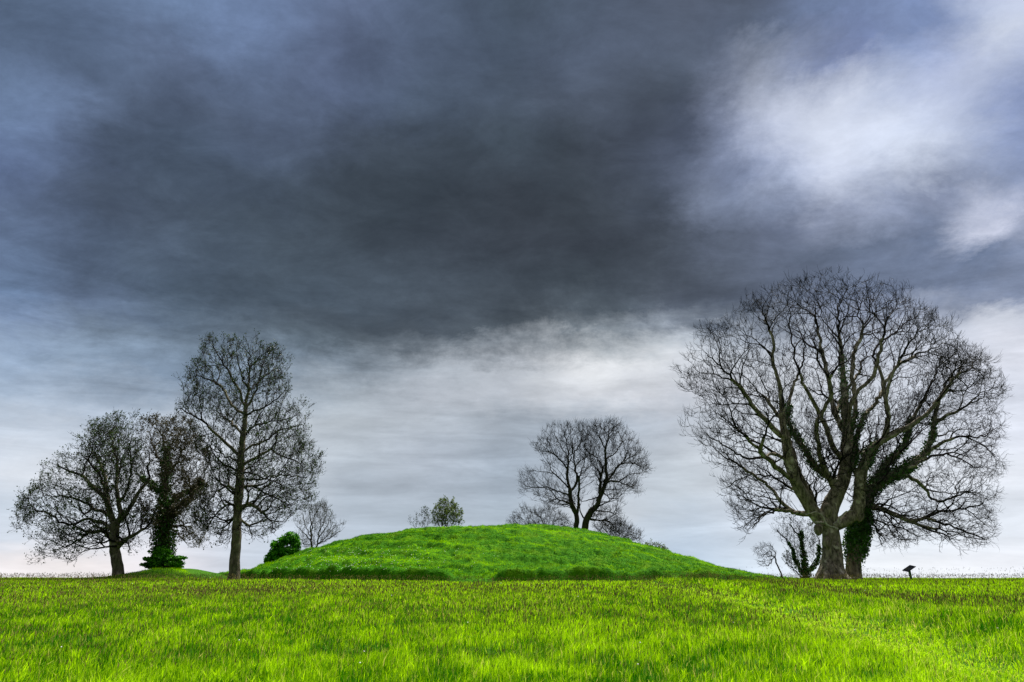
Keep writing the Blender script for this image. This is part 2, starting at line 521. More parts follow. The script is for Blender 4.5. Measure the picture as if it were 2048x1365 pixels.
def mound_surface(x, y):
    z = total_z(x, y)
    r = np.hypot(x - MC[0], y - MC[1])
    return z - 0.6 * sstep(29.6, 31, r)


mo = grid_mesh('mound', xs, ys, mound_surface, M_MOUND)
tag(mo, 'broad round green burial mound with turf scarp at its foot', 'mound', kind='structure')


# ------------------------------------------------------------------ grass
def blades(name, pos, h, w, lean, tint, dry, mat, seg2=True, wind=(0.25, 0.0)):
    n = len(pos)
    a = RNG.uniform(0, 2 * np.pi, n)
    side = np.stack([np.cos(a), np.sin(a), np.zeros(n)], -1) * (w * 0.5)[:, None]
    la = RNG.uniform(0, 2 * np.pi, n)
    ln = np.stack([np.cos(la) + wind[0], np.sin(la) + wind[1], np.zeros(n)], -1) * (lean * h)[:, None]
    up = np.array([0, 0, 1.0])
    tip = pos + ln + up * (h * np.sqrt(np.clip(1 - lean ** 2 * 0.5, 0.2, 1)))[:, None]
    b = pos - up * 0.02
    if seg2:
        mid = pos + ln * 0.32 + up * (h * 0.58)[:, None]
        V = np.stack([b - side, b + side, mid + side * 0.75, mid - side * 0.75, tip], 1).reshape(-1, 3)
        k = np.arange(n)[:, None] * 5
        return mesh_np(name, V, quads=k + np.array([[0, 1, 2, 3]]), tris=k + np.array([[3, 2, 4]]), mat=mat,
                       attrs={'tint': np.repeat(tint, 5), 'dry': np.repeat(dry, 5)})
    V = np.stack([b - side, b + side, tip], 1).reshape(-1, 3)
    k = np.arange(n)[:, None] * 3
    return mesh_np(name, V, tris=k + np.array([[0, 1, 2]]), mat=mat, attrs={'tint': np.repeat(tint, 3), 'dry': np.repeat(dry, 3)})


def field_points(n, y0, y1, p):
    """points in the visible wedge with density falling as y^-p"""
    u = RNG.random(n)
    q = 2 - p
    y = (y0 ** q + u * (y1 ** q - y0 ** q)) ** (1 / q)
    x = (RNG.random(n) * 2 - 1) * (y * 0.86 + 1.0)
    return x, y


def in_field(x, y):
    r = np.hypot(x - MC[0], y - MC[1])
    return (r > 29.3) & (hillock(x, y) < 0.16)


x, y = field_points(620000, 8.6, 68.0, 1.45)
clump = fbm(x * 1.1, y * 1.1, 77, 3)
keep = in_field(x, y) & (RNG.random(len(x)) < 0.35 + 1.1 * clump)
x, y, clump = x[keep], y[keep], clump[keep]
pd = path_dist(x, y)
onp = np.exp(-(pd / 1.15) ** 2)
edge = np.exp(-((pd - 1.9) / 1.0) ** 2) * sstep(3, 8, x)
big = fbm(x * 0.09, y * 0.16, 5, 3)
mid_ = fbm(x * 0.45, y * 0.45, 15, 3)
finec = fbm(x * 2.6, y * 1.6, 16, 2)
z = ground_z(x, y)
n = len(x)
h = (0.085 + 0.135 * RNG.random(n) ** 1.3) * (0.55 + 0.5 * mid_ + 0.5 * finec) * (1 - 0.3 * sstep(45, 58, y)) * (1 - 0.5 * onp) * (1 + 0.5 * edge)
w = np.where(RNG.random(n) < 0.35, 0.018, 0.009) * (0.6 + 0.8 * RNG.random(n)) * np.clip(y / 13, 0.9, 4.0)
lean = np.clip(RNG.normal(0.34, 0.2, n), 0.02, 0.9) + 0.45 * onp
tint = np.clip(-0.05 + 1.0 * RNG.random(n) ** 1.5 + 0.65 * (mid_ - 0.5) + 1.3 * (finec - 0.5) + 0.42 * onp - 0.25 * edge + 0.15 * sstep(-10, 25, x) + 0.34 * sstep(22, 50, y), 0, 1)
dry = np.where(RNG.random(n) < 0.05 + 0.12 * onp + 0.25 * np.clip(big - 0.52, 0, 1), 0.35 + 0.65 * RNG.random(n), 0.0)
g = blades('meadow_grass', np.stack([x, y, z], -1), h, w, lean, tint, dry, M_GRASS)
tag(g, 'long bright green meadow grass covering the foreground field', 'grass', kind='stuff')

# seed heads: thin stalks each with a small dark or tan spike
x, y = field_points(260000, 9.0, 69.0, 1.0)
den = fbm(x * 0.10, y * 0.22, 25, 3)
den2 = fbm(x * 0.6, y * 0.6, 26, 3)
pd = path_dist(x, y)
pr = (0.10 + 1.3 * np.clip(den - 0.44, 0, 1) + 0.35 * np.clip(den2 - 0.45, 0, 1)) * (0.4 + 0.6 * sstep(9, 26, y)) * (20 / np.maximum(y, 20)) ** 1.6 + 0.03
keep = in_field(x, y) & (RNG.random(len(x)) < pr) & (np.abs(pd) > 0.7)
x, y = x[keep], y[keep]
n = len(x)
z = ground_z(x, y)
h = 0.27 + 0.20 * RNG.random(n)
tall = (RNG.random(n) < 0.16) & (y > 46) & (x > 14)
h = np.where(tall, 0.45 + 0.5 * RNG.random(n), h)
wd = np.clip(y / 11, 1.0, 3.0)
ld = RNG.uniform(0, 2 * np.pi, n)
off = np.stack([np.cos(ld) + 0.5, np.sin(ld), np.zeros(n)], -1) * (h * RNG.uniform(0.05, 0.3, n))[:, None]
base = np.stack([x, y, z], -1)
top = base + off + np.array([0, 0, 1.0]) * h[:, None]
a = RNG.uniform(0, 2 * np.pi, n)
sd_ = np.stack([np.cos(a), np.sin(a), 0 * a], -1)
sd2 = np.stack([-np.sin(a), np.cos(a), 0 * a], -1)
hl = ((0.03 + 0.04 * RNG.random(n)) * np.clip(wd, 1, 1.6))[:, None] * (top - base) / h[:, None]
hw = (0.0045 * wd)[:, None]
V = np.stack([base - sd_ * hw * 0.25, base + sd_ * hw * 0.25, top,
              top - hl * 0.2, top + hl * 0.4 + sd_ * hw, top + hl * 0.4 - sd_ * hw,
              top + hl * 0.4 + sd2 * hw, top + hl * 0.4 - sd2 * hw, top + hl * 1.2], 1).reshape(-1, 3)
k = np.arange(n)[:, None] * 9
tr = np.concatenate([k + np.array([[0, 1, 2]])] + [k + np.array([q]) for q in
     ([3, 4, 6], [3, 6, 5], [3, 5, 7], [3, 7, 4], [8, 6, 4], [8, 5, 6], [8, 7, 5], [8, 4, 7])])
tn = RNG.random(n) ** 1.1
o = mesh_np('seed_heads', V, tris=tr, mat=M_SEED, attrs={'tint': np.repeat(tn, 9)})
tag(o, 'brown and tan seed heads on thin stalks scattered through the meadow', 'seed heads', kind='stuff')

# short turf on mound, scarp and hillock
n = 330000
x = RNG.uniform(-31, 29, n)
y = 46.2 + (RNG.random(n) ** 1.35) * 34
r = np.hypot(x - MC[0], y - MC[1])
k2 = (r < 29.4) & ((r < 27.9) | (RNG.random(n) < 0.35))
x, y = x[k2], y[k2]
x2 = RNG.uniform(HX0 - 6, -18, 26000)
y2 = RNG.uniform(54.5, 64, 26000)
k3 = (hillock(x2, y2) > 0.1) & (np.hypot(x2 - MC[0], y2 - MC[1]) > 29.2)
x = np.concatenate([x, x2[k3]])
y = np.concatenate([y, y2[k3]])
cl = fbm(x * 0.9, y * 1.3, 87, 3)
cb = fbm(x * 0.14 + 0.2 * y, y * 0.3, 88, 3)
n = len(x)
z = total_z(x, y)
h = (0.05 + 0.10 * RNG.random(n)) * (0.4 + 1.3 * cl)
w = 0.030 * (0.6 + 0.8 * RNG.random(n))
r = np.hypot(x - MC[0], y - MC[1])
fc = fbm(x * 2.8, y * 4.0, 90, 2)
tint = np.clip(0.5 * RNG.random(n) + 2.0 * (cb - 0.47) + 1.4 * (cl - 0.5) + 1.8 * (fc - 0.5) - 0.06, 0, 1)
dry = np.where(RNG.random(n) < 0.02 + 0.5 * np.clip(cb - 0.6, 0, 1), 0.5, 0.0)
g = blades('mound_grass', np.stack([x, y, z], -1), h, w, np.clip(RNG.normal(0.6, 0.2, n), 0.05, 0.95), tint, dry, M_SHORT, seg2=False)
tag(g, 'short rough turf covering the mound and its foot', 'grass', kind='stuff')

# small white flowers and seed clocks
pts = []
for _ in range(420):
    px, py = RNG.uniform(500, 1000), RNG.uniform(1095, 1146)
    if px < 520 + (1146 - py) * 2.2 or RNG.random() > math.exp(-((px - 700) / 170) ** 2):
        continue
    d = pix_dir(px, py)
    for t in np.arange(46, 76, 0.15):
        p = EYE + d * (t / d[1])
        if p[2] < total_z(p[0], p[1]) + 0.06:
            pts.append((p[0], p[1], total_z(p[0], p[1]) + 0.09, 0.028))
            break
for _ in range(45):
    yy = 9.5 + 38 * RNG.random() ** 1.3
    xx = RNG.uniform(-0.8, 0.8) * yy
    if in_field(np.array([xx]), np.array([yy]))[0]:
        pts.append((xx, yy, float(ground_z(xx, yy)) + 0.33, 0.010 + 0.0004 * yy))
pts = np.array(pts)
oc = np.array([[1, 0, 0], [0, 1, 0], [-1, 0, 0], [0, -1, 0], [0, 0, .8], [0, 0, -.8]])
V = (pts[:, None, :3] + oc[None] * pts[:, None, 3:4])
k = np.arange(len(pts))[:, None] * 6
tr = np.concatenate([k + np.array([q]) for q in ([0, 1, 4], [1, 2, 4], [2, 3, 4], [3, 0, 4], [1, 0, 5], [2, 1, 5], [3, 2, 5], [0, 3, 5])])
o = mesh_np('white_flowers', V.reshape(-1, 3), tris=tr, mat=M_WHITE)
tag(o, 'tiny white flowers and seed clocks dotted over mound and meadow', 'flowers', kind='stuff')


# ------------------------------------------------------------------ trees
class Tree:
    def __init__(self, Y, zx, zy, zs, seed=1):
        self.Y, self.ox, self.oy, self.s = Y, zx, zy, zs
        self.P, self.par, self.r = [], [], []
        self.rng = np.random.default_rng(seed)
        self.limbs = []

    def px(self, pts):
        p = np.asarray(pts, float)
        return np.stack([self.ox + p[:, 0] / self.s, self.oy + p[:, 1] / self.s], -1)

    def limb(self, r0, r1, dend, pts, step=0.35, name=None, wig=0.06):
        """a traced limb: pixel polyline, radii at both ends, how far it reaches away from (+) or towards (-) us"""
        q = self.px(pts)
        if r1 <= 0.1 and self.P and len(pts) > 3:
            r1 = min(r1, 0.035)
            q[-1] = q[-2] + (q[-1] - q[-2]) * 0.25
        if self.P:
            pp = to_pix(np.array(self.P))
            i0 = int(np.argmin(np.hypot(*(pp - q[0]).T)))
            d0 = self.P[i0][1]
            start = np.array(self.P[i0])
        else:
            i0, d0, start = -1, self.Y, None
        seg = np.concatenate([[0], np.cumsum(np.hypot(*np.diff(q, axis=0).T))])
        t = seg / seg[-1]
        Yd = d0 + dend * t ** 1.2
        W = unproj(q[:, 0], q[:, 1], Yd)
        if start is not None:
            W[0] = start
        # catmull-rom resample
        ext = np.vstack([2 * W[0] - W[1], W, 2 * W[-1] - W[-2]])
        out = []
        for i in range(1, len(ext) - 2):
            p0, p1, p2, p3 = ext[i - 1:i + 3]
            m = max(2, int(np.linalg.norm(p2 - p1) / step))
            for k in range(m):
                u = k / m
                out.append(0.5 * ((2 * p1) + (-p0 + p2) * u + (2 * p0 - 5 * p1 + 4 * p2 - p3) * u * u + (-p0 + 3 * p1 - 3 * p2 + p3) * u ** 3))
        out.append(ext[-2])
        out = np.array(out)
        m = len(out)
        rr = r0 + (r1 - r0) * np.linspace(0, 1, m) ** 0.8
        out[1:-1] += self.rng.normal(0, wig, (m - 2, 3)) * np.clip(0.10 / rr[1:-1], 0.15, 1.0)[:, None]
        prev = i0
        for k in range(m):
            if k == 0 and i0 >= 0:
                continue
            self.P.append(out[k])
            self.par.append(prev)
            self.r.append(rr[k])
            prev = len(self.P) - 1
        self.limbs.append((name, out, rr))
        return self

    def attractors(self, poly, n, D, dy=0.0, shell=0.3, gap=0.12):
        q = self.px(poly)
        lo, hi = q.min(0), q.max(0)
        res = []
        cnt = 0
        A = q
        B = np.roll(q, -1, axis=0)
        tot = None
        while cnt < n:
            s = self.rng.uniform(lo, hi, (n * 2, 2))
            ins = np.zeros(len(s), bool)
            dist = np.full(len(s), 1e9)
            for a, b in zip(A, B):
                c = ((a[1] > s[:, 1]) != (b[1] > s[:, 1]))
                with np.errstate(divide='ignore', invalid='ignore'):
                    xi = (b[0] - a[0]) * (s[:, 1] - a[1]) / (b[1] - a[1] + 1e-9) + a[0]
                ins ^= c & (s[:, 0] < xi)
                d = b - a
                t = np.clip(((s - a) @ d) / (d @ d), 0, 1)
                dist = np.minimum(dist, np.hypot(*(s - a - t[:, None] * d).T))
            s, dist = s[ins], dist[ins]
            if tot is not None:
                ragged = tot * 0.95 * np.maximum(0, fbm(s[:, 0] * 0.035, s[:, 1] * 0.035, 5 + len(A), 2) - 0.42)
                kk = dist > ragged
                s, dist = s[kk], dist[kk]
            if tot is None:
                tot = np.percentile(dist, 98)
            e = np.clip(dist / tot, 0, 1)
            half = D * np.sqrt(np.clip(1 - (1 - e) ** 2, 0, 1))
            u = self.rng.uniform(-1, 1, len(s))
            sh = np.maximum(np.abs(u), 1 - e)
            k = self.rng.random(len(s)) < shell + (1 - shell) * sh ** 2
            W = unproj(s[k, 0], s[k, 1], self.Y + dy + u[k] * half[k])
            gp = fbm(W[:, 0] * 0.5 + W[:, 1] * 0.37, W[:, 2] * 0.5 - W[:, 1] * 0.29, 19, 3)
            W = W[self.rng.random(len(W)) < np.clip(4.0 * (gp - 0.36), gap, 1)]
            res.append(W)
            cnt += len(W)
        W = np.concatenate(res)[:n]
        # uneven outline: whole clumps of twigs reach out past or stop short of it
        c = W.mean(0)
        f = fbm(W[:, 0] * 0.45 + W[:, 1] * 0.3, W[:, 2] * 0.45 + 3, 27, 2) - 0.5
        f2 = fbm(W[:, 0] * 1.5 + W[:, 1] * 0.9, W[:, 2] * 1.5 + 8, 28, 2) - 0.5
        return W + (W - c) * (0.18 * f + 0.15 * f2 - 0.022)[:, None]

    def grow(self, att, step=0.3, alpha=0.5, wig=0.055, upend=0.25, dmax=5.5, **kw):
        """join every target to the wood by the cheapest (gap + alpha * way back to the root): acute, sweeping boughs"""
        rng = self.rng
        cap = len(self.P) + len(att) * 14
        P = np.zeros((cap, 3), np.float32)
        PL = np.zeros(cap, np.float32)
        n = len(self.P)
        P[:n] = self.P
        par, r = list(self.par), list(self.r)
        nch = [0] * cap
        for i in range(n):
            if par[i] >= 0:
                PL[i] = PL[par[i]] + np.linalg.norm(P[i] - P[par[i]])
                nch[par[i]] += 1
        blocked = np.zeros(cap, np.float32)
        tr = np.array(r)
        blocked[:n] = np.where(tr > 0.45, 2.5, 0)
        m0 = len(self.limbs[0][1])
        blocked[:m0] += 5.0 * (1 - np.linspace(0, 1, m0)) + 1.0
        att = att[rng.permutation(len(att))]
        root = np.array(self.P[0])
        # two passes: first far apart targets for boughs, then the rest
        for tgt in att:
            tgt = tgt.astype(np.float32)
            d = np.sqrt(((P[:n] - tgt) ** 2).sum(1))
            c = d + alpha * PL[:n] + blocked[:n] + np.maximum(0, d - dmax) * 1.5
            i = int(c.argmin())
            D = float(d[i])
            if D < 0.25:
                continue
            p0 = P[i].astype(float)
            dirv = (tgt - p0) / D
            if par[i] >= 0:
                t0 = p0 - P[par[i]]
                t0 /= np.linalg.norm(t0) + 1e-6
            else:
                t0 = dirv
            t0 = t0 * 0.55 + dirv * 0.6
            t1 = dirv + np.array([0, 0, upend])
            m = max(2, int(D / step))
            u = np.linspace(0, 1, m + 1)[1:, None]
            h00 = 2 * u ** 3 - 3 * u ** 2 + 1
            h10 = u ** 3 - 2 * u ** 2 + u
            h01 = -2 * u ** 3 + 3 * u ** 2
            h11 = u ** 3 - u ** 2
            q = h00 * p0 + h10 * t0 * D * 0.9 + h01 * tgt + h11 * t1 * D * 0.9
            q = q + rng.normal(0, wig, q.shape) + np.sin(u * rng.uniform(4, 9) + rng.uniform(0, 6)) * rng.normal(0, wig * 0.9, 3) * min(D, 3)
            prev = i
            for k in range(m):
                P[n] = q[k]
                PL[n] = PL[prev] + np.linalg.norm(P[n] - P[prev])
                par.append(prev)
                r.append(0.0)
                blocked[prev] += 0.25
                nch[prev] += 1
                prev = n
                n += 1
                if n >= cap - 1:
                    break
            if n >= cap - 30:
                break
        self.P, self.par, self.r = [p for p in P[:n].astype(float)], par, r
        return self

    def finish(self, rtip=0.014, e=2.25):
        P = np.array(self.P)
        par = np.array(self.par)
        n = len(P)
        traced = np.array(self.r)
        # soften kinks of the fine wood
        for _ in range(2):
            mean = P.copy()
            cnt = np.ones(n)
            ok = par >= 0
            np.add.at(mean, par[ok], P[ok])
            np.add.at(cnt, par[ok], 1)
            mean[ok] += P[par[ok]]
            cnt[ok] += 1
            sm = mean / cnt[:, None]
            fine = (traced == 0)
            P[fine] = P[fine] * 0.5 + sm[fine] * 0.5
        area = np.zeros(n)
        kids = [[] for _ in range(n)]
        for i in range(n - 1, -1, -1):
            if not kids[i]:
                area[i] = rtip ** e
            if par[i] >= 0:
                kids[par[i]].append(i)
                area[par[i]] += area[i]
        rad = area ** (1 / e)
        rad = np.where(traced > 0.3, traced, np.maximum(rad, traced))
        for i in range(n):
            if par[i] >= 0 and traced[i] == 0:
                rad[i] = min(rad[i], rad[par[i]] * 0.85)
        self.Pn, self.parn, self.rad, self.kids = P, par, rad, kids
        return self

    def chains(self):
        out = []
        P, rad, kids = self.Pn, self.rad, self.kids
        stack = [(0, -1)]
        while stack:
            s, p = stack.pop()
            ch = [s]
            c = s
            while kids[c]:
                ks = sorted(kids[c], key=lambda i: -rad[i])
                for o_ in ks[1:]:
                    stack.append((o_, c))
                c = ks[0]
                ch.append(c)
            pts = P[ch]
            rr = rad[ch].copy()
            if p >= 0:
                pts = np.vstack([P[p], pts])
                rr = np.concatenate([[min(rr[0] * 1.15, rad[p])], rr])
            out.append((pts, rr))
        return out

    def twigs(self, rmax=0.04, length=0.8, per=1.0, sub=2, up=0.25, rt=0.011, spread=0.9, tipn=3):
        """curved fine twigs on every slender bough; vectorised"""
        P, par, rad = self.Pn, self.parn, self.rad
        kid0 = np.array([len(k) == 0 for k in self.kids])
        idx = np.where((rad < rmax) & (par >= 0))[0]
        reps = self.rng.poisson(per, len(idx)) + kid0[idx] * tipn
        I = np.repeat(idx, reps)
        t = P[I] - P[par[I]]
        t /= np.linalg.norm(t, axis=1, keepdims=True) + 1e-6
        o = P[par[I]] + (P[I] - P[par[I]]) * np.where(kid0[I], 1.0, self.rng.random(len(I)))[:, None]
        T = []

        def make(o, t, L, r0):
            m = len(o)
            rnd = self.rng.normal(0, 1, (m, 3))
            d = t * 0.9 + rnd * spread * 0.45
            d /= np.linalg.norm(d, axis=1, keepdims=True) + 1e-6
            pts = [o]
            for k in range(3):
                d = d + np.array([0, 0, up]) + self.rng.normal(0, 0.16, (m, 3))
                d /= np.linalg.norm(d, axis=1, keepdims=True) + 1e-6
                pts.append(pts[-1] + d * (L / 3)[:, None])
            return np.stack(pts, 1), np.outer(r0, [1.0, 0.8, 0.6, 0.35])
        L = length * (0.5 + 0.8 * self.rng.random(len(I)))
        A, Ra = make(o, t, L, np.full(len(I), rt))
        T.append((A, Ra))
        for k in range(sub):
            f = 1 + (k % 2)
            o2 = A[:, f] + (A[:, f + 1] - A[:, f]) * self.rng.random(len(A))[:, None]
            t2 = A[:, f + 1] - A[:, f]
            t2 /= np.linalg.norm(t2, axis=1, keepdims=True) + 1e-6
            B_, Rb = make(o2, t2, L * (0.35 + 0.3 * self.rng.random(len(L))), np.full(len(I), rt * 0.75))
            T.append((B_, Rb))
        self.tw = (np.concatenate([a for a, _ in T]), np.concatenate([b for _, b in T]))
        return self


def tube(pts, rr, sides, cap=True, rough=0.0, rng=None, flare=0.0):
    n = len(pts)
    tg = np.gradient(pts, axis=0) if n > 2 else np.repeat((pts[1:] - pts[:1]), n, 0)
    tg /= np.linalg.norm(tg, axis=1, keepdims=True) + 1e-9
    ref = np.array([0.1, 1.0, 0.05]) if abs(tg[0][1]) < 0.8 else np.array([1.0, 0, 0.1])
    s = np.cross(tg[0], ref)
    s /= np.linalg.norm(s)
    S = np.zeros_like(pts)
    for i in range(n):
        s = s - tg[i] * (s @ tg[i])
        s /= np.linalg.norm(s) + 1e-9
        S[i] = s
    Bv = np.cross(tg, S)
    a = np.arange(sides) / sides * 2 * np.pi
    rad = np.repeat(rr[:, None], sides, 1)
    if rough:
        L = np.concatenate([[0], np.cumsum(np.linalg.norm(np.diff(pts, axis=0), axis=1))])
        nz = fbm(np.cos(a)[None] * 1.6 + L[:, None] * 0.55, np.sin(a)[None] * 1.6 + L[:, None] * 0.35 + 9, 3, 3) - 0.5
        rad = rad * (1 + rough * 2 * nz)
    if flare:
        L = np.concatenate([[0], np.cumsum(np.linalg.norm(np.diff(pts, axis=0), axis=1))])
        lob = 0.5 + 0.5 * np.cos(a * 5 + 0.9) * np.cos(a * 2 + 2.0)
        rad = rad * (1 + flare * np.exp(-L / (rr[0] * 1.1))[:, None] * (0.35 + 0.9 * lob[None]))
    V = pts[:, None] + rad[..., None] * (np.cos(a)[None, :, None] * S[:, None] + np.sin(a)[None, :, None] * Bv[:, None])
    V = V.reshape(-1, 3)
    i = np.arange((n - 1) * sides)
    r_, c = i // sides, i % sides
    c2 = (c + 1) % sides
    Q = np.stack([r_ * sides + c, r_ * sides + c2, (r_ + 1) * sides + c2, (r_ + 1) * sides + c], -1)
    return V, Q


def bundle(tubes):
    V, Q, b = [], [], 0
    for v, q in tubes:
        V.append(v)
        Q.append(q + b)
        b += len(v)
    return np.concatenate(V), np.concatenate(Q)


def twig_mesh(pts, rr):
    """[T,4,3] -> three-sided tubes"""
    T, K = rr.shape
    tg = pts[:, -1] - pts[:, 0]
    tg /= np.linalg.norm(tg, axis=1, keepdims=True) + 1e-9
    ref = np.where(np.abs(tg[:, 1:2]) < 0.8, np.array([[0.1, 1, 0.05]]), np.array([[1, 0, 0.1]]))
    s = np.cross(tg, ref)
    s /= np.linalg.norm(s, axis=1, keepdims=True)
    b = np.cross(tg, s)
    a = np.arange(3) / 3 * 2 * np.pi
    ring = np.cos(a)[None, :, None] * s[:, None] + np.sin(a)[None, :, None] * b[:, None]
    V = pts[:, :, None] + ring[:, None] * rr[:, :, None, None]
    V = V.reshape(-1, 3)
    q = []
    for k in range(K - 1):
        for c in range(3):
            q.append([k * 3 + c, k * 3 + (c + 1) % 3, (k + 1) * 3 + (c + 1) % 3, (k + 1) * 3 + c])
    Q = (np.arange(T)[:, None, None] * (K * 3) + np.array(q)[None]).reshape(-1, 4)
    return V, Q


def leaf_quads(pos, size, rng, flat=0.0, aspect=0.6):
    n = len(pos)
    d = rng.normal(0, 1, (n, 3))
    d[:, 2] *= (1 - flat)
    d /= np.linalg.norm(d, axis=1, keepdims=True) + 1e-6
    e = rng.normal(0, 1, (n, 3))
    e = np.cross(d, e)
    e /= np.linalg.norm(e, axis=1, keepdims=True) + 1e-6
    nrm = np.cross(d, e)
    sz = size * (0.55 + 0.9 * rng.random(n))[:, None]
    V = np.stack([pos - d * sz * 0.5, pos + e * sz * aspect * 0.5 + nrm * sz * 0.08, pos + d * sz * 0.5, pos - e * sz * aspect * 0.5 + nrm * sz * 0.08], 1).reshape(-1, 3)
    return V, (np.arange(n)[:, None] * 4 + np.arange(4)[None])


def tree_object(T, name, label, cat, bark, twigmat, trunk_r=0.11, buds=None, budn=0, budsize=0.12, group=None, rough=0.12, flare=0.5, sides=12):
    b0 = T.Pn[0]
    e = empty(name, (b0[0], b0[1], float(total_z(b0[0], b0[1]))), label, cat, group)
    big, fine = [], []
    first = True
    for pts, rr in T.chains():
        k = len(pts)
        if first:
            pts = np.vstack([pts[0] - np.array([0, 0, 0.5]), pts])
            rr = np.concatenate([[rr[0]], rr])
        n_big = int((rr > trunk_r).sum())
        if first or n_big >= 3:
            j = min(len(pts), n_big + 1) if not first else len(pts)
            if n_big < len(pts) - 2:
                j = n_big + 1
            if j >= 3:
                big.append(tube(pts[:j], rr[:j], sides if rr[0] > 0.2 else 8, rough=rough, flare=flare if first else 0))
                if j < len(pts) - 1:
                    fine.append(tube(pts[j - 1:], rr[j - 1:], 5))
                first = False
                continue
        fine.append(tube(pts, rr, 5 if rr[0] > 0.04 else 3))
        first = False
    if big:
        V, Q = bundle(big)
        mesh_np('trunk', V, quads=Q, mat=bark, parent=e, smooth=True)
    V, Q = bundle(fine)
    tv, tq = twig_mesh(*T.tw)
    mesh_np('crown', np.concatenate([V, tv]), quads=np.concatenate([Q, tq + len(V)]), mat=twigmat, parent=e, smooth=True)
    if buds is not None:
        tips = T.tw[0][:, -1]
        sel = T.rng.integers(0, len(tips), budn)
        pos = tips[sel] + T.rng.normal(0, 0.07, (budn, 3))
        V, Q = leaf_quads(pos, budsize, T.rng)
        mesh_np('leaves', V, quads=Q, mat=buds, parent=e)
    return e


def ivy_on(T, spec, parent, mat, size=0.14, name='ivy'):
    """spec: (limb name, from, to, extra thickness, leaves per metre)"""
    P = []
    for nm, f0, f1, ext, dens in spec:
        for ln, pts, rr in T.limbs:
            if ln != nm:
                continue
            m = len(pts)
            a, b = int(f0 * (m - 1)), max(int(f1 * (m - 1)), int(f0 * (m - 1)) + 1)
            L = np.linalg.norm(np.diff(pts[a:b + 1], axis=0), axis=1).sum()
            k = int(L * dens)
            u = a + T.rng.random(k) * (b - a)
            i = np.minimum(u.astype(int), m - 2)
            f = (u - i)[:, None]
            c = pts[i] * (1 - f) + pts[i + 1] * f
            r0 = rr[i]
            v = T.rng.normal(0, 1, (k, 3))
            v /= np.linalg.norm(v, axis=1, keepdims=True)
            lump = 0.45 + 1.1 * fbm(u * 0.55, u * 0 + hash(nm) % 7, 7, 3)
            P.append(c + v * ((r0 * 1.05 + ext * lump * T.rng.random(k) ** 0.7))[:, None])
    P = np.concatenate(P)
    V, Q = leaf_quads(P, size, T.rng, aspect=0.85)
    o_ = mesh_np(name, V, quads=Q, mat=mat, parent=parent)
    return o_


def pb(e, *pts):
    return list(pts)


# ---- the great old tree on the right (front, grey, many limbs)
Z2 = (1330, 530, 2.0376)
A = Tree(58.0, *Z2, seed=3)
L = A.limb
L(0.80, 0.62, 0, [(680, 1268), (682, 1210), (680, 1140), (672, 1070)], name='trunk')
L(0.72, 0.30, 0, [(672, 1070), (668, 1010), (700, 930), (730, 860), (737, 780), (742, 700), (735, 600), (730, 500)], name='centre')
L(0.28, 0.09, 1.5, [(730, 500), (722, 400), (712, 300), (702, 200), (700, 110)], name='centre_top')
L(0.62, 0.34, -1.5, [(672, 1075), (612, 1015), (575, 955), (532, 885), (508, 800), (488, 700)], name='left')
L(0.30, 0.10, -1.0, [(488, 700), (478, 640), (470, 520), (455, 450), (440, 380), (438, 300), (400, 200), (385, 130)])
L(0.26, 0.08, -3.0, [(488, 710), (450, 680), (400, 620), (352, 570), (312, 505), (250, 440), (190, 380), (130, 340)])
L(0.16, 0.05, -4.5, [(505, 790), (440, 772), (370, 790), (320, 780), (250, 740), (180, 700), (105, 640)])
L(0.20, 0.05, 3.5, [(600, 1010), (540, 1010), (480, 970), (420, 900), (350, 850), (280, 800), (180, 770)])
L(0.14, 0.04, -4.0, [(560, 1010), (470, 1000), (415, 1010), (370, 1060), (325, 1110)])
L(0.12, 0.04, 5.0, [(575, 955), (500, 900), (420, 860), (340, 860), (260, 900), (220, 920)])
L(0.22, 0.05, 3.0, [(637, 1000), (592, 930), (552, 870), (522, 770), (490, 650), (420, 560), (380, 480)], name='inner')
L(0.30, 0.08, 4.0, [(705, 880), (620, 830), (570, 750), (530, 690), (500, 620), (520, 500), (560, 400), (570, 280), (540, 160)], name='ivy_left')
L(0.26, 0.06, -4.0, [(738, 800), (685, 740), (650, 650), (610, 570), (562, 480), (530, 380), (510, 250), (500, 130)], name='c2')
L(0.24, 0.06, 4.0, [(742, 700), (690, 600), (662, 450), (640, 350), (612, 200), (600, 100)], name='c3')
L(0.24, 0.06, -3.0, [(742, 690), (760, 560), (800, 500), (850, 450), (872, 350), (900, 250), (920, 140)], name='c4')
L(0.26, 0.06, 3.0, [(735, 760), (765, 650), (775, 560), (762, 400), (800, 280), (830, 130)], name='c5')
L(0.50, 0.42, -1.2, [(675, 1075), (740, 1040), (785, 1000), (792, 930), (800, 850)], name='elbow', step=0.25)
L(0.40, 0.10, -1.5, [(800, 850), (830, 765), (880, 720), (950, 680), (1010, 650), (1080, 590), (1130, 530), (1200, 430), (1250, 370)], name='right')
L(0.24, 0.06, -3.0, [(905, 705), (910, 620), (900, 540), (925, 460), (960, 380), (1010, 300), (1060, 220)], name='r2')
L(0.18, 0.05, 3.0, [(905, 600), (880, 450), (850, 350), (960, 260), (980, 170)])
L(0.20, 0.05, 3.5, [(800, 900), (770, 800), (800, 640), (860, 560), (930, 430), (1000, 380), (1080, 320)], name='r3')
L(0.16, 0.05, -6.0, [(700, 930), (640, 800), (620, 650), (680, 520), (620, 380), (680, 260)])
L(0.16, 0.05, 6.5, [(720, 880), (780, 760), (700, 600), (800, 420), (740, 260)])
L(0.12, 0.04, -6.5, [(530, 885), (450, 820), (330, 700), (230, 620), (150, 560)])
